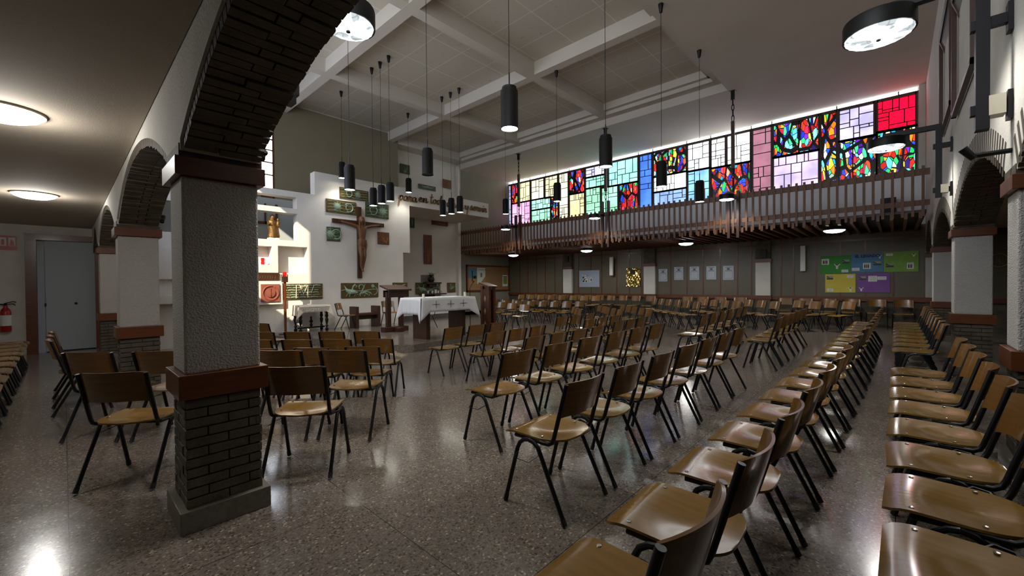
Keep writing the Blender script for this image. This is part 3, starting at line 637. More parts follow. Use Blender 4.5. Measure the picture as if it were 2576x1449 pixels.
# ---- skinned figures
def skin(name, pts, edges, mm, parent, o, sub=2, root=0):
    me = bpy.data.meshes.new(name); me.from_pydata([tuple(Vector(p[:3]) - Vector(o)) for p in pts], edges, []); ob = bpy.data.objects.new(name, me); COL.objects.link(ob)
    ob.parent = parent; sk = ob.modifiers.new('skin', 'SKIN'); sk.use_smooth_shade = True; lay = me.skin_vertices[0].data
    for i, p in enumerate(pts): lay[i].radius = (p[3], p[4] if len(p) > 4 else p[3]); lay[i].use_root = (i == root)
    s = ob.modifiers.new('sub', 'SUBSURF'); s.levels = sub; s.render_levels = sub; me.materials.append(M[mm]); return ob
# crucifix
KX, KY = 6.72, SY - .05
o = Vector((KX, KY, 1.6)); kr = empty('crucifix', o, 'large dark wooden crucifix on the white altar screen', 'crucifix')
m = MB(); m.box((KX - .07, KY - .05, 1.59), (KX + .07, KY + .03, 3.96)); m.build('upright_beam', 'wood_dark', kr, o, bevel=.006)
m = MB(); m.box((5.82, KY - .052, 3.36), (7.62, KY + .025, 3.49)); m.build('cross_beam', 'wood_dark', kr, o, bevel=.006)
y = KY - .12; X = KX + .03
P = [(X, y, 2.70, .11, .085), (X, y, 2.86, .105, .085), (X + .005, y - .02, 3.04, .135, .10), (X, y, 3.23, .15, .095), (X, y, 3.34, .06, .055), (X - .02, y - .04, 3.40, .045, .045),
     (X - .025, y - .07, 3.46, .072, .085), (X - .025, y - .07, 3.55, .07, .08),
     (X - .18, y + .01, 3.30, .062), (X - .4, y + .02, 3.35, .05), (X - .6, y + .04, 3.39, .038), (X - .68, y + .05, 3.41, .035),
     (X + .18, y + .01, 3.30, .062), (X + .38, y + .02, 3.35, .05), (X + .58, y + .04, 3.39, .038), (X + .66, y + .05, 3.41, .035),
     (X - .06, y, 2.58, .085), (X - .05, y - .07, 2.3, .065), (X - .03, y, 2.0, .05), (X, y - .02, 1.88, .034, .045), (X + .01, y - .05, 1.80, .03, .038),
     (X + .065, y, 2.58, .085), (X + .075, y - .05, 2.32, .062), (X + .045, y + .02, 2.02, .046), (X + .03, y, 1.9, .034)]
E_ = [(0, 1), (1, 2), (2, 3), (3, 4), (4, 5), (5, 6), (6, 7), (3, 8), (8, 9), (9, 10), (10, 11), (3, 12), (12, 13), (13, 14), (14, 15), (0, 16), (16, 17), (17, 18), (18, 19), (19, 20), (0, 21), (21, 22), (22, 23), (23, 24)]
fig = skin('carved_figure', P, E_, 'corpus', kr, o)
m = MB(); m.lathe([(.115, 2.62), (.14, 2.70), (.135, 2.82), (.12, 2.88)], (X, y, 0), 16, 1, .72); m.tube([(X + .1, y - .06, 2.85), (X + .13, y - .06, 2.7), (X + .12, y - .05, 2.5)], [.04, .035, .015], 8)
m.build('loincloth', 'corpus', fig, o, smooth=True)
m = MB(); m.lathe([(.03, 3.36), (.085, 3.44), (.1, 3.53), (.085, 3.6), (.03, 3.64)], (X - .01, y - .02, 0), 14)
m.tube([(X + .06, y - .04, 3.5), (X + .08, y - .06, 3.38), (X + .07, y - .06, 3.26)], [.035, .03, .01], 8); m.tube([(X - .08, y - .04, 3.5), (X - .1, y - .06, 3.38), (X - .09, y - .07, 3.26)], [.035, .03, .01], 8)
m.build('hair', 'corpus', fig, o, smooth=True)
for sx_ in (-1, 1):   # the hands nailed to the beam, five fingers each
    hx = X + sx_ * .70; m = MB(); hy, hz = y + .055, 3.415
    m.tube([(hx - sx_ * .05, hy, hz - .01), (hx, hy - .01, hz)], [.028, .034], 8)
    for k, (dz, L) in enumerate(((.03, .06), (.012, .075), (-.006, .08), (-.022, .07))): m.tube([(hx, hy - .01, hz + dz * .7), (hx + sx_ * L * .6, hy - .03, hz + dz), (hx + sx_ * L, hy - .045, hz + dz - .015)], [.01, .009, .007], 6)
    m.tube([(hx - sx_ * .02, hy - .02, hz + .02), (hx + sx_ * .01, hy - .04, hz + .055)], [.01, .008], 6); m.build('hand', 'corpus', fig, o, smooth=True)
# gilded statue of a robed woman with a child
o = Vector((4.18, SY + .17, 2.70)); sr = empty('statue', o, 'gilded statue of a robed woman holding a child in the open niche', 'statue'); sx0, sy0, sz0 = o
m = MB(); m.box((sx0 - .13, sy0 - .1, sz0), (sx0 + .14, sy0 + .1, sz0 + .06)); m.build('plinth', 'candle', sr, o, bevel=.005)
m = MB(); n = 28; prof = [(.15, .06), (.165, .12), (.14, .25), (.15, .36), (.125, .44), (.14, .5), (.11, .56), (.045, .6)]; vs = []
for r_, z_ in prof:
    for k in range(n):
        a = 2 * math.pi * k / n; f = 1 + .1 * math.sin(a * 7 + z_ * 14) * (1 - z_); vs.append((sx0 + r_ * f * math.cos(a) * .95 + .02 * math.sin(z_ * 8), sy0 + r_ * f * math.sin(a) * .7, sz0 + z_))
m.add(vs, [(i * n + k, i * n + (k + 1) % n, (i + 1) * n + (k + 1) % n, (i + 1) * n + k) for i in range(len(prof) - 1) for k in range(n)]); m.build('robe', 'gold', sr, o, smooth='all')
m = MB(); m.lathe([(.02, .58), (.045, .6), (.055, .65), (.05, .69), (.02, .72)], (sx0 - .01, sy0 - .02, sz0), 14); m.build('head', 'corpus', sr, o, smooth=True)
m = MB(); m.lathe([(.075, .56), (.07, .64), (.06, .71), (.02, .74)], (sx0 - .005, sy0 + .015, sz0), 14); m.build('veil', 'gold', sr, o, smooth=True)
m = MB(); m.lathe([(.03, .38), (.055, .43), (.05, .52), (.03, .55), (.04, .58), (.035, .62), (.01, .64)], (sx0 + .12, sy0 - .06, sz0), 12); m.build('child', 'gold', sr, o, smooth=True)
m = MB(); m.tube([(sx0 - .1, sy0 - .02, sz0 + .52), (sx0 - .15, sy0 - .08, sz0 + .45), (sx0 - .1, sy0 - .14, sz0 + .46)], [.035, .03, .02], 8); m.tube([(sx0 + .1, sy0 - .02, sz0 + .52), (sx0 + .15, sy0 - .08, sz0 + .42), (sx0 + .08, sy0 - .13, sz0 + .4)], [.035, .03, .02], 8)
m.build('arms', 'gold', sr, o, smooth=True)
m = MB(); m.tube([(sx0 + .09 * math.cos(R(a)), sy0 + .05, sz0 + .68 + .09 * math.sin(R(a))) for a in range(0, 361, 20)], .004, 5); m.build('halo', 'gold', sr, o)
# small red votive light
o = Vector((3.88, SY + .1, 1.972)); m = MB(); m.lathe([(.045, 1.973), (.05, 2.03), (.04, 2.07), (.05, 2.1), (.045, 2.16)], (3.88, SY + .1, 0), 12)
tag(m.build('votive_candle', 'glassr', o=o, smooth=True), 'small red votive glass in the left closed niche', 'candle')

# ---- sanctuary lamp
o = Vector((4.22, 12.6, 0)); r = empty('sanctuary_lamp', o, 'tall brown standing lamp with a red glass beside the side table', 'lamp')
m = MB(); m.lathe([(.17, 0), (.17, .02), (.03, .05)], (o.x, o.y, 0), 20); m.build('base', 'wood_dark', r, o)
m = MB(); m.box((o.x - .028, o.y - .028, .03), (o.x + .028, o.y + .028, 1.46)); m.build('pole', 'trim', r, o)
m = MB(); m.box((o.x - .065, o.y - .065, 1.46), (o.x + .065, o.y + .065, 1.62))
for a in (-.055, .055):
    for b in (-.055, .055): m.box((o.x + a - .01, o.y + b - .01, 1.62), (o.x + a + .01, o.y + b + .01, 1.68))
m.build('holder', 'wood_dark', r, o)
m = MB(); m.lathe([(.04, 1.62), (.05, 1.66), (.05, 1.74), (.04, 1.75)], (o.x, o.y, 0), 16); m.build('red_glass', 'glassr', r, o, smooth=True)
m = MB(); m.tube([(4.12 + .015 * math.sin(k * .9), 13.15, .04 + k * .055) for k in range(16)], .006, 5); tag(m.build('lamp_cord', 'offw'), 'thin pale cord hanging down the wall behind the red lamp', 'cord')

# ---- altar
o = Vector((6.7, 8.8, 0)); r = empty('altar', o, 'altar table on two thick dark wooden slabs', 'altar')
for x_ in (6.12, 7.27):
    m = MB(); m.box((x_ - .06, 8.50, 0), (x_ + .06, 9.08, 1.0)); m.build('leg', 'wood_dark', r, o, bevel=.006)
m = MB(); m.box((5.83, 8.36, .96), (7.52, 9.22, 1.02)); m.build('tabletop', 'wood_dark', r, o, bevel=.004)
m = MB(); ax0, ax1, ay0, ay1 = 5.82, 7.535, 8.35, 9.235; nn = 26
m.box((ax0, ay0, 1.022), (ax1, ay1, 1.034))
def drop(p, q, nrm, dep, corner=True, wav=.012):
    vs = []; rows = 7; n_ = 30
    for j in range(rows):
        for i in range(n_ + 1):
            t = i / n_; e = min(t, 1 - t); cor = max(0, 1 - e / .13) if corner else 0; d_ = dep + cor * .2
            out = .015 + (j / (rows - 1)) * (.03 + .06 * cor) + wav * math.sin(t * 34) * j / (rows - 1)
            b = p.lerp(q, t) + (q - p).normalized() * ((-cor if t < .5 else cor) * .10 * j / (rows - 1))
            vs.append(b + nrm * out - Vector((0, 0, d_ * j / (rows - 1))))
    m.add(vs, [(j * (n_ + 1) + i, j * (n_ + 1) + i + 1, (j + 1) * (n_ + 1) + i + 1, (j + 1) * (n_ + 1) + i) for j in range(rows - 1) for i in range(n_)])
z = 1.032
c_ = [Vector((ax0, ay0, z)), Vector((ax1, ay0, z)), Vector((ax1, ay1, z)), Vector((ax0, ay1, z))]
drop(c_[0], c_[1], Vector((0, -1, 0)), .34); drop(c_[3], c_[0], Vector((-1, 0, 0)), .40, wav=.018); drop(c_[1], c_[2], Vector((1, 0, 0)), .4); drop(c_[2], c_[3], Vector((0, 1, 0)), .34)
cl = m.build('altar_cloth', 'cloth', smooth='all'); tag(cl, 'white altar cloth with three dark crosses', 'tablecloth')
sm = cl.modifiers.new('solid', 'SOLIDIFY'); sm.thickness = .003
for x_ in (6.22, 6.68, 7.1):
    m = MB(); Yc = 8.303; m.box((x_ - .115, Yc - .004, .868), (x_ + .115, Yc + .003, .876)); m.box((x_ - .004, Yc - .004, .78), (x_ + .004, Yc + .003, .96)); m.build('embroidered_cross', 'black', cl)
for (x_, y_, hh), L in (((6.02, 8.55, .1), 'squat ivory candle on the left end of the altar'), ((7.42, 8.62, .12), 'ivory candle on the right end of the altar')):
    o = Vector((x_, y_, 1.034)); m = MB(); m.lathe([(.032, 0), (.032, hh), (.012, hh - .004)], o, 16); cn = m.build('candle', 'candle', o=o, smooth=True); tag(cn, L, 'candle')
    m = MB(); m.lathe([(.07, 0), (.075, .006)], (0, 0, .0), 16); m.build('candle_dish', 'white', cn)
    m = MB(); m.tube([(0, 0, hh), (0, 0, hh + .02)], .002, 5); m.build('wick', 'black', cn)

# ---- lectern with two posts
o = Vector((6.62, 10.8, 0)); r = empty('lectern', o, 'dark lectern on twin posts with a sloping top', 'lectern')
for k, x_ in enumerate((6.38, 6.80)):
    m = MB(); m.box((x_ - .06, 10.74, .1), (x_ + .06, 10.86, 1.15)); m.build('post', 'wood_dark', r, o, bevel=.004)
m = MB(); m.box((6.2, 10.68, 0), (6.98, 10.92, .14)); m.box((6.5, 10.45, 0), (6.68, 11.15, .12)); m.build('base', 'wood_dark', r, o, bevel=.006)
m = MB(); m.box((-.38, -.26, 0), (.38, .26, .045), Matrix.Translation((6.62, 10.78, 1.25)) @ Matrix.Rotation(R(14), 4, 'X')); m.build('sloping_top', 'wood_dark', r, o, bevel=.004)
m = MB(); m.box((6.3, 10.62, 1.0), (6.96, 10.66, 1.2)); m.box((6.3, 10.9, 1.0), (6.96, 10.94, 1.2)); m.build('book_rest', 'wood_dark', r, o)
# ---- bench
o = Vector((6.62, 12.6, 0)); r = empty('bench', o, 'heavy dark wooden bench against the white screen', 'bench')
for x_ in (6.24, 6.98):
    m = MB(); m.box((x_ - .05, 12.38, 0), (x_ + .05, 12.82, .68)); m.build('side_slab', 'wood_dark', r, o, bevel=.004)
m = MB(); m.box((6.2, 12.4, .40), (7.02, 12.8, .46)); m.build('seat', 'wood_dark', r, o)
m = MB(); m.box((6.2, 12.56, .26), (7.02, 12.62, .4)); m.build('stretcher', 'wood_dark', r, o)
# ---- side table with turned legs and lace cloth
o = Vector((4.95, 12.75, 0)); r = empty('side_table', o, 'small black table with turned legs under a lace cloth', 'table')
tx0, tx1, ty0, ty1 = 4.55, 5.42, 12.5, 13.0; TH = .78
for x_ in (tx0 + .06, tx1 - .06):
    for y_ in (ty0 + .06, ty1 - .06):
        m = MB(); m.lathe([(.03, 0), (.045, .03), (.045, .08), (.02, .11), (.045, .15), (.02, .2), (.035, .26), (.05, .34), (.03, .4), (.05, .45), (.035, .5), (.05, .7), (.05, TH - .03)], (x_, y_, 0), 12); m.build('leg', 'black', r, o, smooth=True)
m = MB(); m.box((tx0, ty0, TH - .03), (tx1, ty1, TH)); m.build('tabletop', 'black', r, o)
m = MB(); m.box((tx0 + .05, 12.73, .1), (tx1 - .05, 12.78, .14)); m.lathe([(.02, .14), (.05, .2), (.02, .25), (.06, .3), (.02, .36), (.03, .42), (.0, .46)], (4.98, 12.755, 0), 12); m.build('stretcher', 'black', r, o, smooth=True)
m = MB(); m.box((tx0 - .01, ty0 - .01, TH + .002), (tx1 + .01, ty1 + .01, TH + .01)); z = TH + .008
c_ = [Vector((tx0 - .01, ty0 - .01, z)), Vector((tx1 + .01, ty0 - .01, z)), Vector((tx1 + .01, ty1 + .01, z)), Vector((tx0 - .01, ty1 + .01, z))]
drop(c_[0], c_[1], Vector((0, -1, 0)), .2, wav=.006); drop(c_[3], c_[0], Vector((-1, 0, 0)), .3, wav=.006); drop(c_[1], c_[2], Vector((1, 0, 0)), .25, wav=.006)
cl = m.build('lace_cloth', 'lace', smooth='all'); tag(cl, 'white lace cloth with grey border on the small table', 'tablecloth'); sm = cl.modifiers.new('solid', 'SOLIDIFY'); sm.thickness = .003
m = MB()
for k in range(13): m.tube([(tx0 + .03 + k * .065 + .022 * math.cos(R(a)), ty0 - .052, TH - .11 + .022 * math.sin(R(a))) for a in range(0, 361, 45)], .005, 4)
m.box((tx0, ty0 - .05, TH - .06), (tx1, ty0 - .043, TH - .05)); m.box((tx0, ty0 - .058, TH - .16), (tx1, ty0 - .051, TH - .15)); m.build('embroidered_border', mat('grey_embroidery', '6f7480', .9), cl)

# ---- ambo (carved reading desk) in front of the dais end
o = Vector((8.12, 8.5, LOW)); r = empty('ambo', o, 'tall carved red-brown reading desk right of the altar', 'ambo')
ax_, ay_ = 8.12, 8.45
for (x_, y_) in ((8.02, 8.30), (8.2, 8.30), (8.02, 8.56), (8.2, 8.56)):
    m = MB(); m.box((x_ - .04, y_ - .045, LOW), (x_ + .04, y_ + .045, 1.30)); m.build('post', 'trimd', r, o, bevel=.006)
m = MB(); m.box((7.99, 8.34, LOW + .1), (8.03, 8.52, 1.22)); m.box((8.18, 8.34, LOW + .1), (8.22, 8.52, 1.22)); m.box((8.06, 8.53, LOW + .1), (8.16, 8.58, 1.2)); m.build('carved_panel', 'wood_dark', r, o)
m = MB(); m.box((-.17, -.22, 0), (.17, .22, .035), Matrix.Translation((8.11, 8.43, 1.32)) @ Matrix.Rotation(R(14), 4, 'X')); m.build('sloping_top', 'trimd', r, o)
m = MB()
for z_ in (.25, .6, .95): m.add([(7.99, 8.43, z_ - .1), (7.99, 8.39, z_), (7.99, 8.43, z_ + .1), (7.99, 8.47, z_), (7.975, 8.43, z_)], [(0, 1, 4), (1, 2, 4), (2, 3, 4), (3, 0, 4)])
m.build('carved_diamonds', 'letter', r, o)
m = MB(); m.lathe([(.12, 0), (.12, .02), (.015, .03)], (7.72, 8.75, 0), 12); m.tube([(7.72, 8.75, .02), (7.72, 8.75, 1.25), (7.80, 8.72, 1.40)], .009, 6); m.tube([(7.80, 8.72, 1.40), (7.83, 8.70, 1.45)], .018, 8)
ms = m.build('microphone_stand', 'black', o=(7.72, 8.75, 0)); tag(ms, 'slim black microphone stand beside the carved reading desk', 'stand')

# ---- shelves, plant, cups on the recess wall
p = at(1080, 713, 1, 15.4)
o = Vector((11.3, 15.55, 1.4)); m = MB(); m.box((10.9, 15.2, 1.38), (11.7, 15.54, 1.45)); m.box((11.1, 15.3, 1.25), (11.5, 15.54, 1.38)); tag(m.build('wall_shelf', 'wood_dark', o=o), 'upper dark wall shelf holding the plant', 'shelf')
o = Vector((11.3, 15.55, .9)); m = MB(); m.box((10.7, 15.15, .9), (11.95, 15.54, .95)); m.box((11.0, 15.3, .6), (11.4, 15.54, .9)); tag(m.build('wall_shelf', 'wood_dark', o=o), 'lower dark wall shelf with white cups', 'shelf')
m = MB(); m.box((10.82, 15.53, 1.46), (11.52, 15.548, 1.78)); tag(m.build('grey_panel', 'grey', o=(11.1, 15.53, 1.6)), 'grey rectangular plate behind the potted plant', 'panel')
o = Vector((11.22, 15.33, 1.45)); r = empty('potted_plant', o, 'spiky dark plant in a round pot on the upper shelf', 'plant')
m = MB(); m.lathe([(.06, 0), (.13, .06), (.15, .14), (.12, .2), (.13, .23)], o, 16); m.build('pot', 'pot', r, o, smooth=True)
m = MB(); rnd = random.Random(4)
for k in range(26):
    a = rnd.uniform(0, 6.28); L = rnd.uniform(.18, .32); h = rnd.uniform(.08, .22); b = o + Vector((0, 0, .22)); d = Vector((math.cos(a), math.sin(a) * .7, 0)); w = Vector((-d.y, d.x, 0)) * .018
    m.add([b - w, b + w, b + d * L * .6 + Vector((0, 0, h)) + w * .8, b + d * L * .6 + Vector((0, 0, h)) - w * .8, b + d * L + Vector((0, 0, h * .7))], [(0, 1, 2, 3), (3, 2, 4)])
m.build('leaves', 'leaf', r, o)
for k, (x_, L) in enumerate(((11.02, 'white cup at the left end of the lower shelf'), (11.25, 'second white cup on the lower shelf, left of the card'), (11.58, 'white cup just right of the card on the lower shelf'), (11.78, 'white cup at the right end of the lower shelf'))):
    o = Vector((x_, 15.3, .95)); m = MB(); m.lathe([(.035, 0), (.045, .06), (.05, .12), (.042, .12), (.03, .02)], o, 12); tag(m.build('cup', 'white', o=o, smooth=True), L, 'cup', 'cups on the lower shelf')
o = Vector((11.44, 15.32, .95)); m = MB(); m.box((11.39, 15.31, .95), (11.51, 15.32, 1.12)); tag(m.build('card', 'white', o=o), 'small white standing card between the cups', 'card')

# ---- cork board with posters
def poster(x0, z0, x1, z1, mm, label, Y, name='poster', group=None):
    m = MB(); m.box((x0, Y - .004, z0), (x1, Y, z1)); ob = m.build(name, mm, o=(x0, Y, z0)); return tag(ob, label, 'poster', group)
def lrect(x0, z0, x1, z1, mm, ob, Y, name='print'):
    m = MB(); m.box((x0, Y - .0065, z0), (x1, Y - .0045, z1)); return m.build(name, mm, ob, ob.location)
x0, z0, x1, z1 = rr((1172, 666), (1280, 731), 15.5); o = Vector((x0, 15.47, z0)); r = empty('cork_board', o, 'wide brown notice board on the grey end wall', 'board')
m = MB(); m.box((x0, 15.46, z0), (x1, 15.5, z1)); m.build('cork', 'cork', r, o)
m = MB(); f = .07
for a in ((x0, z0, x1, z0 + f), (x0, z1 - f, x1, z1), (x0, z0, x0 + f, z1), (x1 - f, z0, x1, z1)): m.box((a[0], 15.43, a[1]), (a[2], 15.5, a[3]))
m.build('frame', 'trim', r, o)
BY = 15.455
q = poster(*rr((1179, 674), (1198, 714), BY), mat('teal_print', '3f7486', .6), 'teal poster with a dark figure, leftmost on the notice board', BY)
a = rr((1179, 674), (1198, 714), BY); lrect(a[0], a[1], a[2], a[1] + .3, 'letter', q, BY); w = a[2] - a[0]
lrect(a[0] + w * .4, a[1] + .12, a[0] + w * .52, a[3] - .12, 'iron', q, BY - .002, 'statue_print'); lrect(a[0] + w * .6, a[1] + .26, a[2], a[1] + .4, 'iron', q, BY - .002)
a = rr((1200, 674), (1221, 714), BY); q = poster(*a, mat('pale_print', 'b9c0b4', .6), 'pale poster with two walking figures on the notice board', BY)
w = a[2] - a[0]; text_mesh('poster_heading', 'CON SALETE', .095, 'iron', wallY(a[0] + .04, BY - .0055, a[3] - .12), ext=.001, parent=None).parent = None
q2 = [o_ for o_ in COL.objects if o_.name.startswith('poster_heading')][-1]; q2.parent = q; q2.matrix_parent_inverse = Matrix.Translation(-q.location)
for dx in (.4, .52): lrect(a[0] + w * dx, a[1] + .34, a[0] + w * (dx + .07), a[1] + .55, 'iron', q, BY, 'walker')
m = MB(); m.add([(a[0] + w * .3, BY - .006, a[1]), (a[2], BY - .006, a[1]), (a[2], BY - .006, a[1] + .38)], [(0, 1, 2)]); m.build('tan_corner', 'letter', q, q.location)
a = rr((1264, 692), (1277, 720), BY); q = poster(*a, 'white', 'narrow green and white leaflet at the right end of the notice board', BY)
lrect(a[0] + .05, a[1] + .12, a[2] - .05, a[3] - .14, mat('green_print', '7d8a1c', .6), q, BY); lrect(a[0] + .04, a[3] - .12, a[2] - .04, a[3] - .07, 'iron', q, BY)
# ================================================================ WINDOW WALL: posters, speakers
PX_ = 16.44
def posterX(px0, py0, px1, py1, mm, label, X=16.478, group=None, name='poster', fix=None):
    a = at(px0, py0, 0, X); b = at(px1, py1, 0, X); y1, z1, y0, z0 = a[1], a[2], b[1], b[2]
    m = MB(); m.box((X - .004, y0, z0), (X, y1, z1)); ob = m.build(name, mm, o=(X, y0, z0)); tag(ob, label, 'poster', group); return ob, y0, z0, y1, z1
def lx(ob, y0, z0, y1, z1, mm, X=16.478, name='print', d=.0):
    m = MB(); m.box((X - .0068 - d, y0, z0), (X - .0045 - d, y1, z1)); return m.build(name, mm, ob, ob.location)
def fig_print(ob, yc, zc, s, mm='white', X=16.478, dark=False):
    """cut-out child: head, body, raised arms"""
    m = MB(); f = lambda pts: m.add([(X - .008, yc - y * s, zc + z * s) for y, z in pts], [tuple(range(len(pts)))])
    f([(-.12, -.4), (.12, -.4), (.16, .1), (-.16, .1)]); f([(.05, .1), (.16, .05), (.4, .3), (.34, .38)]); f([(-.05, .1), (-.16, .05), (-.4, .3), (-.34, .38)]); m.build('cut_out', mm, ob, ob.location)
    m = MB(); m.add([(X - .0082, yc + .11 * s * math.cos(k), zc + s * (.22 + .11 * math.sin(k))) for k in [i * .785 for i in range(8)]], [tuple(range(8))]); m.build('head_print', 'clayr' if not dark else 'iron', ob, ob.location)
def photo_print(ob, y0, z0, y1, z1, X=16.478):
    lx(ob, y0, z0, y1, z1, mat('print_sage', '8f9788', .6), X); lx(ob, y0, z0, y1, z0 + (z1 - z0) * .45, mat('print_dark', '353a30', .6), X, d=.002)
    m = MB(); m.add([(X - .0095, y1, z1), (X - .0095, y1, z1 - .04), (X - .0095, y0 + (y1 - y0) * .45, z0 + (z1 - z0) * .4)], [(0, 1, 2)]); m.build('pen_print', 'iron', ob, ob.location)
def writing(ob, y0, z0, y1, z1, X=16.478, n=4):
    lx(ob, y0, z0, y1, z1, 'white', X); m = MB()
    for k in range(n): z = z0 + (z1 - z0) * (k + 1) / (n + 1); m.box((X - .0095, y0 + .02, z - .003), (X - .008, y1 - .02 - .03 * (k % 2), z + .003))
    m.build('text_lines', mat('pencil_grey', '8a8a92', .8), ob, ob.location)
def people(ob, y0, z0, y1, z1, X=16.478):
    lx(ob, y0, z0, y1, z1, 'white', X); w = y1 - y0; h = z1 - z0
    for k, c_ in enumerate(('iron', 'clayr', 'iron')):
        yc = y1 - w * (.25 + .22 * k); m = MB(); m.box((X - .0095, yc - w * .08, z0 + h * .15), (X - .008, yc + w * .08, z0 + h * .7)); m.add([(X - .0095, yc + w * .06 * math.cos(a), z0 + h * .8 + w * .06 * math.sin(a)) for a in [i * .785 for i in range(8)]], [tuple(range(8))])
        m.build('figure_print', c_, ob, ob.location)
G1 = 'coloured paper posters on the panelled wall'
g, y0, z0, y1, z1 = posterX(2064, 645, 2140, 687, mat('green_paper', '3f8f3c', .8, noise=.1), 'bright green poster, top left of the five coloured ones', group=G1)
people(g, y1 - .22, z0 + .28, y1 - .03, z0 + .46); fig_print(g, y1 - .42, z0 + .22, .2); photo_print(g, y0 + .03, z0 + .30, y0 + .2, z0 + .42); writing(g, y0 + .06, z0 + .03, y0 + .22, z0 + .11, n=2)
g, y0, z0, y1, z1 = posterX(2141, 639, 2222, 684, mat('blue_paper', '5482a4', .8, noise=.1), 'blue poster headed EL LEGADO in the top middle', group=G1)
t = text_mesh('poster_heading', 'EL LEGADO', .11, mat('navy_ink', '1c1c4a', .6), wallX(16.47, y1 - .09, z1 - .115), ext=.001, bold=.006); t.parent = g; t.matrix_parent_inverse = Matrix.Translation(-g.location)
people(g, y1 - .46, z0 + .1, y1 - .28, z0 + .28); photo_print(g, y0 + .05, z0 + .2, y0 + .22, z0 + .32); writing(g, y1 - .2, z0 + .05, y1 - .02, z0 + .14, n=2); fig_print(g, y0 + .08, z1 - .12, .13)
g, y0, z0, y1, z1 = posterX(2223, 634, 2311, 683, mat('lime_paper', '78a048', .8, noise=.1), 'yellow green poster, top right of the five coloured ones', group=G1)
writing(g, y1 - .2, z1 - .12, y1 - .05, z1 - .05, n=2); photo_print(g, y1 - .22, z0 + .14, y1 - .05, z0 + .26); people(g, y0 + .1, z0 + .08, y0 + .24, z0 + .26); fig_print(g, y0 + .1, z1 - .12, .12, dark=True)
g, y0, z0, y1, z1 = posterX(2076, 690, 2152, 736, mat('yellow_paper', 'c8b84c', .8, noise=.06), 'yellow poster in the lower row', group=G1)
photo_print(g, y1 - .2, z1 - .17, y1 - .04, z1 - .05); writing(g, y0 + .05, z1 - .12, y0 + .2, z1 - .04, n=2); writing(g, y1 - .2, z0 + .03, y1 - .05, z0 + .12, n=4); fig_print(g, y0 + .12, z0 + .1, .17)
g, y0, z0, y1, z1 = posterX(2157, 688, 2239, 736, mat('purple_paper', '7a4f92', .8, noise=.1), 'purple poster in the lower row', group=G1)
photo_print(g, y1 - .2, z1 - .2, y1 - .04, z1 - .09); writing(g, y1 - .45, z1 - .25, y1 - .25, z1 - .08, n=7); writing(g, y0 + .08, z1 - .2, y0 + .28, z1 - .1, n=3); fig_print(g, y1 - .09, z0 + .1, .15)
g, y0, z0, y1, z1 = posterX(1457, 681, 1508, 722, mat('silver_blue_paper', '94a0ae', .5), 'silvery blue-grey poster with a small cream cut-out in the middle', fix=1)
m = MB(); rnd = random.Random(9); yc, zc = (y0 + y1) / 2 + .08, (z0 + z1) / 2
for k in range(34):
    a, b = rnd.uniform(-.25, .28), rnd.uniform(-.14, .16); s = rnd.uniform(.015, .045); m.box((16.468, yc + a - s, zc + b - s), (16.4735, yc + a + s, zc + b + s))
m.build('cut_out', 'candle', g, g.location); m = MB(); m.box((16.466, yc + .2, zc + .02), (16.472, yc + .27, zc + .09)); m.build('cut_out_dark', 'iron', g, g.location)
# crumpled gold foil sheet
a = at(1575, 675, 0, 16.44); b = at(1610, 721, 0, 16.44); o = Vector((16.47, (a[1] + b[1]) / 2, b[2])); m = MB(); n = 16; rnd = random.Random(6); vs = []
for j in range(n + 1):
    for i in range(n + 1):
        vs.append((16.455 + .022 * math.sin(i * 1.3 + j * .5) * math.cos(j * .7 + i * .2) + rnd.uniform(-.006, .006), a[1] + (b[1] - a[1]) * i / n + .012 * math.sin(j * .8), b[2] + (a[2] - b[2]) * j / n + .01 * math.sin(i)))
m.add(vs, [(j * (n + 1) + i, j * (n + 1) + i + 1, (j + 1) * (n + 1) + i + 1, (j + 1) * (n + 1) + i) for j in range(n) for i in range(n)])
gf = m.build('foil_poster', mat('gold_foil', 'cdb46a', .18, metal=1), o=o); tag(gf, 'crumpled gold foil poster with a small dark picture', 'poster')
m = MB(); yc = (a[1] + b[1]) / 2 + .03; m.box((16.42, yc - .12, a[2] - .24), (16.425, yc + .1, a[2] - .06)); m.build('picture', 'iron', gf, gf.location)
sd = gf.modifiers.new('solid', 'SOLIDIFY'); sd.thickness = .001
names = ['first printed sheet from the left, right of a white pilaster', 'second of five printed sheets in a row', 'third, middle one of five printed sheets in a row', 'fourth of five printed sheets, lower corner catching light', 'fifth printed sheet, rightmost of the row of five']
for k, (p0, q0, p1, q1) in enumerate(((1657, 677, 1679, 708), (1696, 672, 1719, 704), (1735, 671, 1759, 704), (1777, 670, 1802, 703), (1819, 669, 1846, 704))):
    g, y0, z0, y1, z1 = posterX(p0, q0, p1, q1, mat('grey_print_paper', 'a6abb2', .3), names[k], group='five printed sheets in plastic sleeves', name='printed_sheet')
    w, h = y1 - y0, z1 - z0; m = MB(); X = 16.47
    for zz in (.9, .68): m.box((X, y0 + w * .2, z0 + h * zz - .008), (X + .002, y1 - w * .2, z0 + h * zz + .008))
    for s in ((y0 + w * .12, y0 + w * .14), (y1 - w * .14, y1 - w * .12)): m.box((X, s[0], z0 + h * .1), (X + .002, s[1], z0 + h * .62))
    m.box((X, y0 + w * .12, z0 + h * .61), (X + .002, y1 - w * .12, z0 + h * .625)); m.box((X, y0 + w * .12, z0 + h * .09), (X + .002, y1 - w * .12, z0 + h * .105))
    m.box((X, y0 + w * .38, z0 + h * .72), (X + .002, y1 - w * .38, z0 + h * .84)); m.build('printed_text', mat('print_grey', '4a4c52', .6), g, g.location)
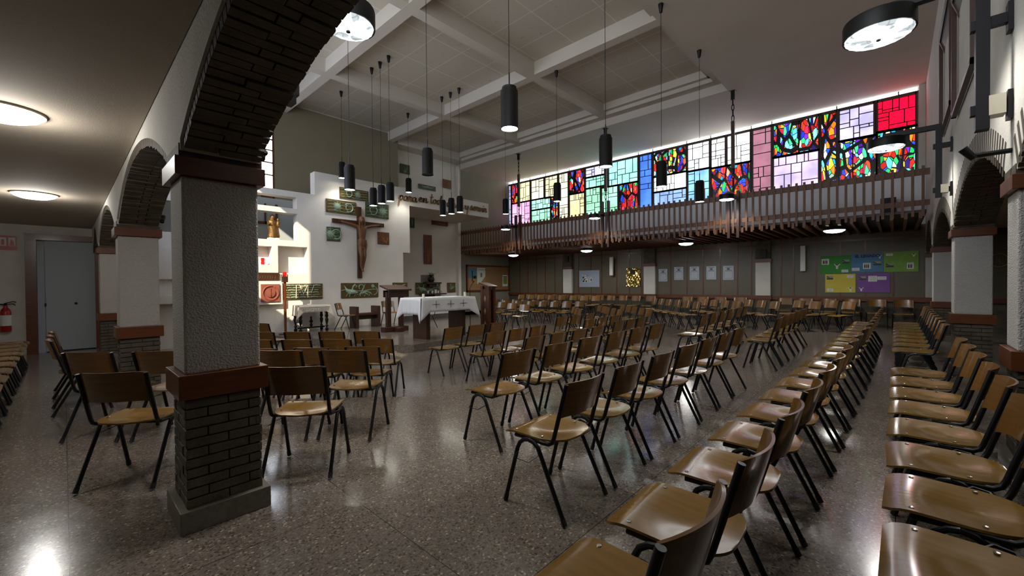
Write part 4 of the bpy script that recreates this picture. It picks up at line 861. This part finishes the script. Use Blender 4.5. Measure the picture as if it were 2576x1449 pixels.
for (p0, q0, p1, q1), L in (((1535, 647, 1544, 693), 'slim white column speaker left of the gold foil poster'), ((2014, 619, 2027, 682), 'slim white column speaker left of the green poster')):
    a = at(p0, q0, 0, 16.38); b = at(p1, q1, 0, 16.38); o = Vector((16.38, b[1], b[2])); r = empty('column_speaker', o, L, 'speaker')
    m = MB(); m.box((16.3, b[1], b[2]), (16.4, a[1], a[2])); m.build('body', 'offw', r, o, bevel=.006)
    m = MB(); m.box((16.4, b[1] + .02, b[2] + .1), (16.49, a[1] - .02, a[2] - .1)); m.build('bracket', 'black', r, o)
    m = MB(); m.box((16.297, b[1] + .02, b[2] + .04), (16.3, a[1] - .02, a[2] - .04)); m.build('grille', 'white', r, o)
a = at(1427, 652, 0, 16.36); o = Vector((16.36, a[1], a[2])); m = MB(); m.box((16.3, a[1] - .08, a[2] - .14), (16.38, a[1] + .08, a[2] + .14)); tag(m.build('wall_box', 'black', o=o), 'small dark box above the pilaster left of the silvery poster', 'box')
a = at(1921, 638, 0, 16.36); o = Vector((16.36, a[1], a[2])); m = MB(); m.box((16.3, a[1] - .09, a[2] - .16), (16.38, a[1] + .09, a[2] + .14)); tag(m.build('wall_box', 'black', o=o), 'dark box above the pilaster right of the printed sheets', 'box')
a = at(2514, 655, 0, 16.47); o = Vector((16.47, a[1], a[2])); m = MB(); m.tube([(16.47, a[1] + .17 * math.cos(R(t)), a[2] + .17 * math.sin(R(t))) for t in range(0, 361, 15)], .012, 6)
for t in range(0, 180, 30): m.tube([(16.47, a[1] + .17 * math.cos(R(t)), a[2] + .17 * math.sin(R(t))), (16.47, a[1] - .17 * math.cos(R(t)), a[2] - .17 * math.sin(R(t)))], .003, 4)
tag(m.build('round_grille', 'letter', o=o), 'round wire grille on the dark wall behind the right aisle', 'grille')

# ================================================================ BALCONY (X 13.05 .. 16.6)
GX = 13.05; o = Vector((GX, 7.5, 2.8)); br = empty('balcony', o, 'long slatted wooden balcony hung under the stained glass', 'balcony')
m = MB(); k = 0; y = -.44
while y < 15.45:
    near = any(abs(y - c) < .13 for c in (11.7, 7.55, 3.42)); m.box((GX + .012, y - .026, 2.80), (GX + .045, y + .026, 3.93)); y += .1685; k += 1
m.build('slats', 'wood', br, o)
m = MB(); m.box((GX + .045, -.55, 3.73), (GX + .09, 15.5, 3.87)); m.box((GX + .045, -.55, 3.05), (GX + .09, 15.5, 3.17)); m.build('rails', 'wood', br, o)
m = MB(); y = -.4
while y < 15.4: m.box((GX + .02, y - .03, 2.76), (16.36, y + .03, 2.9)); y += .24
m.build('floor_joists', 'wood', br, o)
m = MB(); m.box((GX + .12, -.5, 2.9), (16.58, 15.45, 2.96)); m.build('floor_boards', 'wood_dark', br, o)
m = MB(); m.box((16.4, -.5, 2.8), (16.5, 15.4, 3.0)); m.build('wall_beam', 'wood_dark', br, o)
m = MB()
for c in (11.7, 7.55, 3.42):
    for d in (-.12, .12): m.box((GX - .05, c + d - .035, 2.62), (GX + .06, c + d + .035, 4.25 if c > 5 else 3.95))
m.build('hanger_posts', 'wood_dark', br, o)
m = MB(); m.box((16.2, .0, 3.2), (16.5, .34, 3.75)); tag(m.build('loudspeaker', 'black', o=(16.35, .17, 2.96)), 'black loudspeaker standing behind the balcony slats', 'speaker')
for c, L in ((11.75, 'chain and rod holding the balcony, farthest left'), (7.6, 'chain and rod holding the middle of the balcony'), (3.46, 'chain and rod holding the balcony, nearest the red pane')):
    x = 13.17; o = Vector((x, c, ZF)); r = empty('hanging_chain', o, L, 'chain')
    m = MB(); m.box((x - .08, c - .08, ZF - .015), (x + .08, c + .08, ZF)); m.box((x - .035, c - .045, ZF - .25), (x + .035, c + .045, ZF - .01)); m.build('ceiling_bracket', 'black', r, o)
    m = MB(); z = ZF - .22
    for k in range(4):
        pts = [(.032 * math.cos(R(t)), .085 * math.sin(R(t)) * 1.15) for t in range(0, 361, 30)]
        m.tube([(x + (a if k % 2 == 0 else 0), c + (a if k % 2 else 0), z - .09 + b) for a, b in pts], .012, 6); z -= .155
    m.build('links', 'iron', r, o, smooth=True)
    m = MB(); m.box((x - .045, c - .045, 4.62), (x + .045, c + .045, z - .02)); m.build('rod', 'wood_dark', r, o, bevel=.01)
    m = MB(); z = 4.66
    for k in range(3):
        pts = [(.03 * math.cos(R(t)), .09 * math.sin(R(t))) for t in range(0, 361, 30)]
        m.tube([(x + (a if k % 2 == 0 else 0), c + (a if k % 2 else 0), z - .09 + b) for a, b in pts], .012, 6); z -= .15
    m.tube([(x, c, z - .02), (x, c, 2.75)], .02, 6); m.build('lower_links', 'iron', r, o, smooth=True)

# ================================================================ LAMPS
def light(name, kind, loc, e, parent=None, **kw):
    d = bpy.data.lights.new(name, kind); d.energy = e; d.color = kw.pop('color', (1, .97, .92))
    for k, v in kw.items(): setattr(d, k, v)
    ob = bpy.data.objects.new(name, d); COL.objects.link(ob); ob.location = loc
    if parent: ob.parent = parent
    return ob
def pendant(x, y, zb, zc, label, lit=True, d=.105, h=.5):
    o = Vector((x, y, zb)); r = empty('pendant_lamp', o, label, 'lamp', group='black cylinder pendant lamps')
    m = MB(); m.lathe([(d * .82, h), (d * .86, h - .015), (d * .86, h - .03), (d, h - .05), (d, .01), (d * 1.06, 0), (d * .96, 0), (d * .96, h - .1)], n=24)
    m.build('shade', 'black', r, smooth=True)
    m = MB(); m.lathe([(d * .95, .012), (d * .3, .028)], n=20); m.build('mouth', 'lampw' if lit else 'iron', r)
    m = MB(); m.tube([(0, 0, h), (0, 0, zc - zb - .12)], .0045, 6); m.tube([(0, 0, h - .01), (0, 0, h + .18)], .009, 6); m.build('cable', 'black', r)
    m = MB(); m.lathe([(.022, zc - zb - .17), (.03, zc - zb - .16), (.052, zc - zb), ], n=14); m.build('ceiling_cup', 'black', r, smooth=True)
    m = MB(); m.tube([(d, 0, h - .09), (d + .02, -.01, h - .09)], .008, 6); m.build('screw', 'chrome', r)
    if lit:
        s = light('bulb', 'SPOT', (0, 0, -.01), 22, r, spot_size=R(120), spot_blend=.6, shadow_soft_size=.08)
D3 = ['left', 'middle', 'right']
for k, y in enumerate((10.81, 10.36, 9.92)): pendant(5.96, y, 3.59, ZT, D3[k] + ' one of the cluster of three pendants nearer the crucifix')
for k, y in enumerate((10.84, 10.40, 9.98)): pendant(8.43, y, 3.6, ZT, D3[k] + ' one of the cluster of three pendants by the lettering')
pendant(6.01, 12.81, 4.73, ZT, 'distant pendant half hidden behind a nearer one, left of the crucifix top')
pendant(8.4, 12.75, 4.64, ZT, 'small distant pendant above the word para')
pendant(9.12, 6.74, 3.58, ZB, 'pendant in front of the yellow stained glass', True)
p = at(1282, 325, 1, 3.42); pendant(p[0], 3.42, p[2], ZF - .0 if p[1] < 3.5 else ZB, 'largest pendant, nearest the camera in the middle of the nave')
p = at(1524, 420, 1, 3.42); pendant(p[0], 3.42, p[2], ZF, 'second largest pendant, in front of the pale green glass')
pendant(8.07, 3.41, 3.26, ZF, 'pendant in front of the blue mosaic glass'); pendant(10.3, 3.43, 3.27, ZF, 'pendant farthest right, low in front of the pale blue glass')
p = at(1076, 440, 1, 6.6); pendant(p[0], 6.6, p[2], ZT, 'unlit pendant left of the largest one', False)
p = at(880, 478, 1, 8.15); pendant(p[0], 8.15, p[2], ZT, 'bright pendant high left of the crucifix')
pendant(9.95, 9.46, 3.66, ZT, 'small pendant at the left edge of the stained glass')

def drum(name, o, label, post=None, arm_from=None, rad=.235, e=60, dirv=(0, 1)):
    r = empty(name, o, label, 'lamp', group='round drum lamps on arms')
    m = MB(); m.lathe([(.02, .13), (rad * .98, .13), (rad, .115), (rad, 0), (rad - .012, 0), (rad - .012, .1)], n=36); m.build('drum', 'black', r, smooth=True)
    m = MB(); n = 40; vs = []
    for rr_, z in ((rad - .014, .01), (rad - .02, -.012), (rad * .8, -.022), (rad * .55, -.03), (rad * .3, -.034), (.02, -.035)):
        for k in range(n): a = 2 * math.pi * k / n; q = rr_ * (1 + (.012 if k % 2 else -.012)); vs.append((q * math.cos(a), q * math.sin(a), z))
    m.add(vs, [(i * n + k, i * n + (k + 1) % n, (i + 1) * n + (k + 1) % n, (i + 1) * n + k) for i in range(5) for k in range(n)] + [tuple(5 * n + k for k in range(n))])
    m.build('pressed_glass', 'lampg', r)
    m = MB(); m.lathe([(.016, -.032), (.016, -.045), (.006, -.05)], n=10); m.build('centre_screw', 'iron', r)
    light('bulb', 'SPOT', (0, 0, -.06), e, r, spot_size=R(150), spot_blend=.5, shadow_soft_size=.16)
    return r
# pressed glass with darker relief
def pressed():
    m = emat('lit_pressed_glass', 'f0fbff', 12); n = m.node_tree.nodes; l = m.node_tree.links; b = n['Principled BSDF']; tc = n.new('ShaderNodeTexCoord')
    v = n.new('ShaderNodeTexVoronoi'); v.feature = 'DISTANCE_TO_EDGE'; v.inputs['Scale'].default_value = 16; l.new(tc.outputs['Object'], v.inputs['Vector'])
    ns = n.new('ShaderNodeTexNoise'); ns.inputs['Scale'].default_value = 7; l.new(tc.outputs['Object'], ns.inputs['Vector'])
    mr = n.new('ShaderNodeMapRange'); mr.inputs['From Max'].default_value = .1; mr.inputs['To Min'].default_value = .55; mr.inputs['To Max'].default_value = 1; l.new(v.outputs['Distance'], mr.inputs['Value'])
    cr = n.new('ShaderNodeMapRange'); cr.inputs['From Min'].default_value = .42; cr.inputs['From Max'].default_value = .6; cr.inputs['To Min'].default_value = .35; cr.inputs['To Max'].default_value = 3.5; l.new(ns.outputs['Fac'], cr.inputs['Value'])
    mm = n.new('ShaderNodeMath'); mm.operation = 'MULTIPLY'; l.new(mr.outputs[0], mm.inputs[0]); l.new(cr.outputs[0], mm.inputs[1]); l.new(mm.outputs[0], b.inputs['Emission Strength']); return m
M['lampg'] = pressed()
def wall_post(r, o, base, ax, s, zt, zb, zplates):
    """bracketed post standing off a wall; all coordinates relative to the lamp"""
    m = MB(); L = base[ax]  # post offset along axis
    def pt(u, v, z): return (v, u, z) if ax == 1 else (u, v, z)
    P = lambda u0, u1, v0, v1, z0, z1: m.box(pt(u0, v0, z0), pt(u1, v1, z1))
    P(L - .035, L + .035, -.045, .045, zb, zt); m.build('post', 'iron', r)
    m = MB(); P(min(L, 0), max(L, 0) if L > 0 else .02, -.035, .035, zt - .07, zt); m.build('arm', 'iron', r)
    m = MB(); w = base[2]
    for z in zplates:
        P(min(L - .06 * s, w), max(L - .06 * s, w), -.03, .03, z - .035, z + .035); P(w - .012, w + .012, -.05, .05, z - .1, z + .1)
    m.build('wall_bracket', 'iron', r)
r = drum('drum_lamp', Vector((4.6, .11, 3.40)), 'large drum lamp at the top right on an iron arm', e=60)
wall_post(r, None, (0, -.57, -.70), 1, -1, .22, -.93, (-.16, -.78)); m = MB(); m.tube([(0, 0, .12), (0, 0, .17)], .03, 8); m.build('stem', 'iron', r)
m = MB(); m.box((-.06, -.68, -.84), (.06, -.60, -.70)); m.build('junction_box', 'offw', r)
r = drum('drum_lamp', Vector((8.85, .12, 3.46)), 'second drum lamp on an iron arm, in front of the dark mosaic glass', e=60)
wall_post(r, None, (0, -.58, -.71), 1, -1, .22, -.86, (-.1, -.75)); m = MB(); m.tube([(0, 0, .12), (0, 0, .17)], .03, 8); m.build('stem', 'iron', r)
m = MB(); m.box((-.06, -.68, -.80), (.06, -.60, -.68)); m.build('junction_box', 'offw', r)
p = at(876, 66, 0, 1.45); r = drum('drum_lamp', p.copy(), 'drum lamp at the top left half hidden by the brick arch', rad=.19, e=60)
wall_post(r, None, (-.42, 0, -.60), 0, -1, .2, -.7, (-.1, -.6)); m = MB(); m.tube([(0, 0, .12), (0, 0, .15)], .03, 8); m.build('stem', 'iron', r)
for (px, py, y, L) in ((1272, 577, 11.75, 'leftmost drum lamp on the balcony front'), (1496, 549, 7.6, 'middle drum lamp on the balcony front'), (1828, 502, 3.46, 'right drum lamp on the balcony front, below the star mosaic')):
    p = at(px, py, 1, y); r = drum('drum_lamp', p.copy(), L, rad=.2, e=45); m = MB(); m.box((0, -.03, .13), (GX - p[0] - .04, .03, .18)); m.build('arm', 'iron', r)
for x, y, L in ((13.6, 1.18, 'opal lamp under the balcony nearest the coloured posters'), (14.37, 5.24, 'opal lamp under the balcony above the printed sheets'), (14.48, 9.25, 'opal lamp under the balcony near the gold foil poster'), (14.2, 13.04, 'opal lamp under the far left end of the balcony')):
    o = Vector((x, y, 2.66)); r = empty('ceiling_lamp', o, L, 'lamp', group='round lamps under the balcony')
    m = MB(); m.lathe([(.05, -.05), (.16, -.035), (.22, 0), (.23, .02)], n=32); m.build('dome', 'opal', r, smooth='all')
    m = MB(); m.lathe([(.235, .018), (.24, .05), (.1, .1)], n=32); m.build('rim', 'iron', r, smooth=True); light('bulb', 'SPOT', (0, 0, -.08), 40, r, spot_size=R(165), spot_blend=.5, shadow_soft_size=.16)
for p, L in ((at(2, 283, 2, 2.64), 'opal ceiling lamp of the left aisle nearest the camera'), (at(87, 491, 2, 2.64), 'farther opal ceiling lamp of the left aisle')):
    o = Vector((p[0], p[1], 2.66)); r = empty('ceiling_lamp', o, L, 'lamp', group='opal lamps on the aisle ceiling')
    m = MB(); m.lathe([(.05, -.075), (.13, -.065), (.19, -.04), (.215, -.012)], n=36); m.build('dome', 'opal', r, smooth='all')
    m = MB(); m.lathe([(.222, -.014), (.225, 0), (.1, 0)], n=36); m.build('rim', 'offw', r, smooth=True)
    light('bulb', 'POINT', (0, 0, -.13), 14, r, shadow_soft_size=.1)
# black spotlights on the pillar brackets
def spotlight(o, label, flip=1, anc=(-.2, 0, 0)):
    r = empty('spotlight', o, label, 'lamp'); m = MB(); m.tube([anc, (0, 0, 0), (0, .12, .0)], .018, 8); m.build('bracket', 'black', r)
    m = MB(); m.tube([(0, .09, -.02), (.02 * flip, .15, .06)], [.024, .03], 12); m.build('head', 'black', r, smooth=True)
p = at(668, 385, 1, 3.15); spotlight(p.copy(), 'small black spotlight beside the capital of the big pillar')
p = at(410, 553, 1, 6.9); spotlight(p.copy(), 'small black spotlight on the second pillar')
p = at(2497, 385, 0, 4.6); spotlight(p.copy(), 'black spotlight on a bracket above the right edge pillar', -1, (0, -.12, 0))

# ---- right upper wall: open casement frames
o = Vector((10.6, -.6, 4.0)); r = empty('casement_window', o, 'open brown steel casement frames high on the right wall', 'window')
m = MB()
def frame(m, x0, x1, z0, z1, y, t=.05, tilt=0):
    for a in ((x0, x0 + t, z0, z1), (x1 - t, x1, z0, z1), (x0, x1, z0, z0 + t), (x0, x1, z1 - t, z1)): m.box((a[0], y - .03 + tilt, a[2]), (a[1], y + .02, a[3]))
frame(m, 6.2, 8.2, 3.55, 5.2, -.56); frame(m, 8.5, 10.4, 3.85, 5.6, -.56); m.build('fixed_frame', 'wood_dark', r, o)
for x0, x1, z0, z1 in ((6.3, 8.1, 3.7, 5.1), (8.6, 10.3, 4.0, 5.5)):
    m = MB(); t = .05; mx = Matrix.Translation((0, -.56, z1)) @ Matrix.Rotation(R(-18), 4, 'X')
    for a in ((x0, x0 + t, z0 - z1, 0), (x1 - t, x1, z0 - z1, 0), (x0, x1, z0 - z1, z0 - z1 + t), (x0, x1, -t, 0)): m.box((a[0], .0, a[2]), (a[1], .04, a[3]), mx)
    s = m.build('sash', 'wood_dark', r, o)
    m = MB(); m.box((x0 + .04, .018, z0 - z1 + .04), (x1 - .04, .022, -.04), mx); gm = mat('grey_pane_glass', '6e6f72', .15); m.build('pane', gm, s, o)

# ================================================================ LEFT AISLE THINGS
o = Vector((-.79, 12.98, .5)); r = empty('fire_extinguisher', o, 'red fire extinguisher on the end wall left of the door', 'extinguisher')
m = MB(); m.lathe([(.06, .0), (.075, .02), (.075, .38), (.06, .44), (.03, .48), (.03, .52)], o, 18); m.build('cylinder', 'red', r, o, smooth=True)
m = MB(); m.lathe([(.0765, .12), (.0765, .33)], o, 18); m.build('paper_band', 'white', r, o, smooth=True)
m = MB(); m.tube([o + Vector((0, 0, .5)), o + Vector((0, 0, .57))], .02, 8); m.tube([o + Vector((-.02, 0, .56)), o + Vector((.1, -.02, .60)), o + Vector((.14, -.02, .58))], .008, 6); m.tube([o + Vector((-.02, 0, .54)), o + Vector((.1, -.02, .55)), o + Vector((.13, -.02, .52))], .008, 6)
m.tube([o + Vector((-.02, 0, .54)), o + Vector((-.12, -.02, .56)), o + Vector((-.16, -.03, .45)), o + Vector((-.14, -.03, .2))], .014, 8); m.build('valve_and_hose', 'black', r, o, smooth=True)
m = MB(); m.box((-.87, 13.055, 2.13), (-.63, 13.066, 2.42)); sg = m.build('safety_sign', 'red', o=(-.75, 13.06, 2.2)); tag(sg, 'red and white extinguisher sign above the extinguisher', 'sign')
m = MB(); m.box((-.85, 13.052, 2.21), (-.765, 13.056, 2.38)); m.box((-.74, 13.052, 2.21), (-.65, 13.056, 2.38)); m.build('sign_field', 'white', sg, sg.location)
m = MB(); m.box((-.83, 13.048, 2.23), (-.79, 13.053, 2.34)); m.add([(-.73, 13.049, 2.22), (-.70, 13.049, 2.36), (-.67, 13.049, 2.30), (-.66, 13.049, 2.22)], [(0, 1, 2, 3)]); m.build('pictogram', 'red', sg, sg.location)
# ================================================================ CHAIRS
def make_chair():
    r = empty('stacking_chair', (0, 0, 0), 'x', 'chair')
    # seat: saddle-shaped plywood, waterfall front, rounded rear
    nu, nv = 16, 24; top = []; th = .011
    def hw(t):
        w = .212
        if t < .17: q = (.17 - t) / .17; w *= .34 + .66 * math.sqrt(max(0, 1 - q * q))
        if t > .405: q = (t - .405) / .035; w -= .022 * min(q, 1) ** 2
        return w
    for j in range(nv + 1):
        t = .44 * (j / nv) ** 1.5
        for i in range(nu + 1):
            s = 2 * i / nu - 1; x = s * hw(t); y = .05 + t
            z = .452 - .02 * math.exp(-((x / .15) ** 2 + ((t - .17) / .13) ** 2)) - (max(0, t - .34) ** 2) * 2.4 + .003 * s * s
            top.append((x, y, z))
    m = MB(); N = len(top); w = nu + 1
    m.v = top + [(x, y, z - th) for x, y, z in top]
    for j in range(nv):
        for i in range(nu):
            a = j * w + i; m.f.append((a, a + 1, a + w + 1, a + w)); m.f.append((N + a, N + a + w, N + a + w + 1, N + a + 1))
    rim = [i for i in range(w)] + [j * w + nu for j in range(1, nv + 1)] + [nv * w + i for i in range(nu - 1, -1, -1)] + [j * w for j in range(nv - 1, 0, -1)]
    for a, b in zip(rim, rim[1:] + rim[:1]): m.f.append((a, N + a, N + b, b))
    seat = m.build('seat', 'ply', r, smooth=True)
    for x, y in ((-.178, .40), (.178, .40), (-.178, .2), (.178, .2)):
        m = MB(); z = .4535 - max(0, y - .05 - .34) ** 2 * 2.4; m.lathe([(.009, z - .001), (.009, z + .002), (.003, z + .0005)], (x, y, 0), 10); m.build('rivet', 'chrome', seat)
    # backrest
    nu, nz = 14, 6; fr = []
    for j in range(nz + 1):
        for i in range(nu + 1):
            s = 2 * i / nu - 1; q = j / nz; x = s * .196; z = .605 + .207 * q - (.012 * (1 - q) * s ** 6) - .008 * q * s ** 8 - .012 * (1 - q) * (1 - s * s) * 0
            y = .10 - .265 * (z - .43) - .052 * (1 - s * s) ** .8 + .014
            fr.append((x, y, z))
    m = MB(); N = len(fr); w = nu + 1; m.v = fr + [(x, y - .011, z) for x, y, z in fr]
    for j in range(nz):
        for i in range(nu):
            a = j * w + i; m.f.append((a, a + 1, a + w + 1, a + w)); m.f.append((N + a, N + a + w, N + a + w + 1, N + a + 1))
    rim = [i for i in range(w)] + [j * w + nu for j in range(1, nz + 1)] + [nz * w + i for i in range(nu - 1, -1, -1)] + [j * w for j in range(nz - 1, 0, -1)]
    for a, b in zip(rim, rim[1:] + rim[:1]): m.f.append((a, N + a, N + b, b))
    m.build('backrest', 'plyb', r, smooth=True)
    m = MB()
    for s in (-1, 1):
        X = .205 * s; m.tube([(X * .93, .40, .424), (X * .95, .30, .428), (X, .17, .428), (X, .13, .430), (X, .105, .445), (X, .092, .475), (X, .0, .802)], .013, 10)
    m.tube([(-.19, .385, .424), (.19, .385, .424)], .010, 8); m.tube([(-.2, .13, .428), (.2, .13, .428)], .010, 8)
    m.build('frame', 'tube', r, smooth=True)
    for s in (-1, 1):
        X = .226 * s
        for pts in ([(X * 1.03, .45, .02), (X, .355, .36), (X, .335, .40), (X, .30, .425), (X, .265, .432)], [(X * 1.03, .005, .02), (X, .175, .36), (X, .195, .40), (X, .23, .425), (X, .266, .432)]):
            m = MB(); m.tube(pts, .0132, 8); lg = m.build('leg', 'tube', r, smooth=True)
            m = MB(); d = (Vector(pts[0]) - Vector(pts[1])).normalized(); m.tube([Vector(pts[0]) - d * .025, Vector(pts[0]) + d * .012], .0155, 8); m.build('rubber_foot', 'rubber', lg, smooth=True)
    m = MB(); m.tube([(-.226, .345, .35), (-.285, .335, .325), (-.285, .22, .325), (-.226, .185, .36)], .0032, 5); m.build('link_wire', 'tube', r)
    m = MB(); m.tube([(.215, .14, .43), (.245, .15, .44), (.25, .20, .445), (.215, .23, .435)], .007, 6); m.build('link_hook', 'tube', r, smooth=True)
    return r
proto = make_chair()
def register(o): KIDS[o.name] = list(o.children); [register(c) for c in o.children]
bpy.context.view_layer.update(); register(proto)
used = [False]
def ctree(o, parent=None):
    c = o.copy(); COL.objects.link(c)
    if parent: c.parent = parent
    for ch in KIDS[o.name]: ctree(ch, c)
    return c
jit = random.Random(21)
def chair(x, y, rz, z, label, group):
    if used[0]: o = ctree(proto)
    else: o = proto; used[0] = True
    o.location = (x, y, z); o.rotation_euler = (0, 0, R(rz + jit.uniform(-2, 2))); o['label'] = label; o['group'] = group; o['category'] = 'chair'
ORD = ['first', 'second', 'third', 'fourth', 'fifth', 'sixth', 'seventh', 'eighth', 'ninth', 'tenth', 'eleventh', 'twelfth', 'thirteenth', 'fourteenth', 'fifteenth', 'sixteenth', 'seventeenth', 'eighteenth', 'nineteenth', 'twentieth']
def row(pts, rz, z, phrase, group, start=0):
    for i, (x, y) in enumerate(pts): chair(x, y, rz, z, 'plywood chair, %s %s' % (ORD[i + start], phrase), group)
def line(x, y, dx, dy, n): return [(x + dx * i, y + dy * i) for i in range(n)]
LW = LOW
row(line(1.08, .37, .578, -.009, 9), 0, 0, 'from the camera in the long front row, nearest run', 'right block of chairs')
row(line(6.52, .27, .60, -.006, 10), 0, 0, 'from the camera in the far run of the long front row', 'right block of chairs')
row(line(2.13, 1.37, .585, .006, 7), 0, 0, 'from the left in the second row of the right block', 'right block of chairs')
row(line(7.55, 1.33, .585, .01, 6), 0, 0, 'from the left in the second row, beyond the gap', 'right block of chairs')
row(line(2.62, 2.34, .585, .012, 6), 0, 0, 'from the left in the third row of the right block', 'right block of chairs')
row(line(7.62, 2.45, .585, .012, 6), 0, 0, 'from the left in the third row, beyond the gap', 'right block of chairs')
row(line(4.46, 3.68, .575, .01, 4), 0, LW, 'from the left in the lower row just past the step', 'chairs facing the altar on the lower floor')
row(line(4.52, 4.52, .54, .02, 3), 0, LW, 'from the left in the middle row before the altar', 'chairs facing the altar on the lower floor')
row(line(4.50, 5.5, .56, .03, 3), 0, LW, 'from the left in the row nearest the altar', 'chairs facing the altar on the lower floor')
row([(7.27, 3.9), (7.8, 3.92), (8.36, 3.96)], 0, LW, 'from the left in a short lower row, right part', 'chairs facing the altar on the lower floor')
row([(7.27, 4.55), (7.85, 4.6), (8.4, 4.6)], 0, LW, 'from the left in the second short lower row', 'chairs facing the altar on the lower floor')
row([(7.42, 5.35), (7.98, 5.36), (8.55, 5.36)], 0, LW, 'from the left in the third short lower row', 'chairs facing the altar on the lower floor')
# left block, turned towards the altar
LG = 'left block of chairs'
chair(.21, 3.84, -42, 0, 'plywood chair left of the big pillar, back nearest the camera', LG)
row([(.13, 5.2), (.55, 4.78)], -45, 0, 'from the left in the row behind the chair left of the pillar', LG)
chair(1.09, 3.1, -42, 0, 'plywood chair just right of the big pillar, seat towards the altar', LG)
row([(1.27, 3.98), (1.65, 3.56)], -50, 0, 'from the left in the second row right of the pillar', LG)
row([(1.55, 5.5), (1.98, 5.08), (2.42, 4.70)], -50, LW, 'from the left in the third row right of the pillar', LG)
row([(1.78, 6.42), (2.14, 6.0), (2.51, 5.6), (2.90, 5.2)], -50, LW, 'from the left in the fourth row right of the pillar', LG)
row([(1.75, 7.8), (2.12, 7.4), (2.50, 6.98), (2.87, 6.57), (3.25, 6.16)], -50, LW, 'from the left in the farthest row right of the pillar', LG)
chair(2.62, 9.15, -70, LW, 'single plywood chair by the left end of the dais', LG)
row(line(-.90, 6.2, 0, .585, 9), -90, 0, 'from the camera along the left aisle wall', 'left aisle chairs')
row(line(-.10, 6.75, 0, .575, 3), -90, 0, 'from the camera in the short row before the grey door', 'left aisle chairs')
# right aisle
row(line(1.95, -.45, .553, 0, 8), 0, 0, 'from the camera in the right aisle, nearer run', 'right aisle chairs')
row(line(7.62, -.45, .585, 0, 9), 0, 0, 'from the camera in the right aisle, farther run', 'right aisle chairs')
# sanctuary
chair(5.72, 12.62, -140, 0, 'plywood chair half behind the lace-covered side table', 'sanctuary chairs')
chair(7.5, 12.75, 172, 0, 'plywood chair behind the dark lectern against the screen', 'sanctuary chairs')
chair(9.0, 12.2, 90, LW, 'plywood chair partly hidden by the altar cloth end', 'sanctuary chairs')
# choir side, facing left towards the altar
CG = 'chairs between altar and window wall'
row([(10.75, 9.35), (11.2, 10.35), (11.65, 11.3)], 100, LW, 'from the right in the front choir row near the altar', CG)
row([(12.95, 9.15), (12.95, 9.72), (12.95, 10.3), (12.9, 10.88), (12.8, 11.46), (12.7, 12.05), (12.5, 12.62)], 93, LW, 'from the right in the second choir row', CG)
row([(13.75, 9.1), (13.75, 9.68), (13.8, 10.25), (13.75, 10.8), (13.8, 11.4), (13.85, 12.05), (13.85, 12.6), (13.8, 13.2), (13.75, 13.75)], 95, LW, 'from the right in the third choir row', CG)
row([(10.2, 5.45), (10.58, 5.85), (10.95, 6.25), (11.35, 6.6), (11.75, 7.0)], 47, LW, 'from the right in the diagonal row, lower floor front', CG)
row([(10.8, 4.9), (11.2, 5.3), (11.6, 5.72), (11.98, 6.1), (12.35, 6.5)], 47, LW, 'from the right in the diagonal row, lower floor back', CG)
row([(9.85, 6.5), (10.25, 6.88), (10.63, 7.25)], 47, LW, 'from the right in the short diagonal row nearest the altar', CG)
row([(12.18, 4.12), (12.58, 4.53), (12.98, 4.95), (13.36, 5.38), (13.74, 5.8), (14.12, 6.2)], 47, 0, 'from the right in the first upper diagonal row', CG)
row([(12.91, 3.28), (13.33, 3.7), (13.75, 4.13), (14.15, 4.53)], 47, 0, 'from the right in the second upper diagonal row', CG)
row([(13.4, 2.44), (13.85, 2.86), (14.25, 3.28)], 47, 0, 'from the right in the third upper diagonal row', CG)
row([(13.95, 1.6), (14.37, 2.03)], 47, 0, 'from the right in the fourth upper diagonal row', CG)
row([(14.22, .9), (14.75, 1.32)], 50, 0, 'from the right in the last upper diagonal row', CG)
row([(15.3, 13.5), (15.25, 12.85), (15.28, 12.27), (15.3, 11.66), (15.35, 11.1), (15.3, 10.45), (15.2, 9.82), (15.22, 9.26)], 92, 0, 'from the left in the row before the wall row', CG)
row([(16.1, y) for y in (13.68, 13.14, 12.6, 12.02, 11.46, 10.75, 10.2, 9.6, 9.03, 8.46, 7.88, 7.25, 5.8, 5.24, 4.64, 4.0, 2.67)], 90, 0, 'from the left in the row against the panelled wall', CG)
row([(16.1, y) for y in (2.12, 1.54, .98, .41, -.16)], 90, 0, 'from the left in the row under the coloured posters', CG)
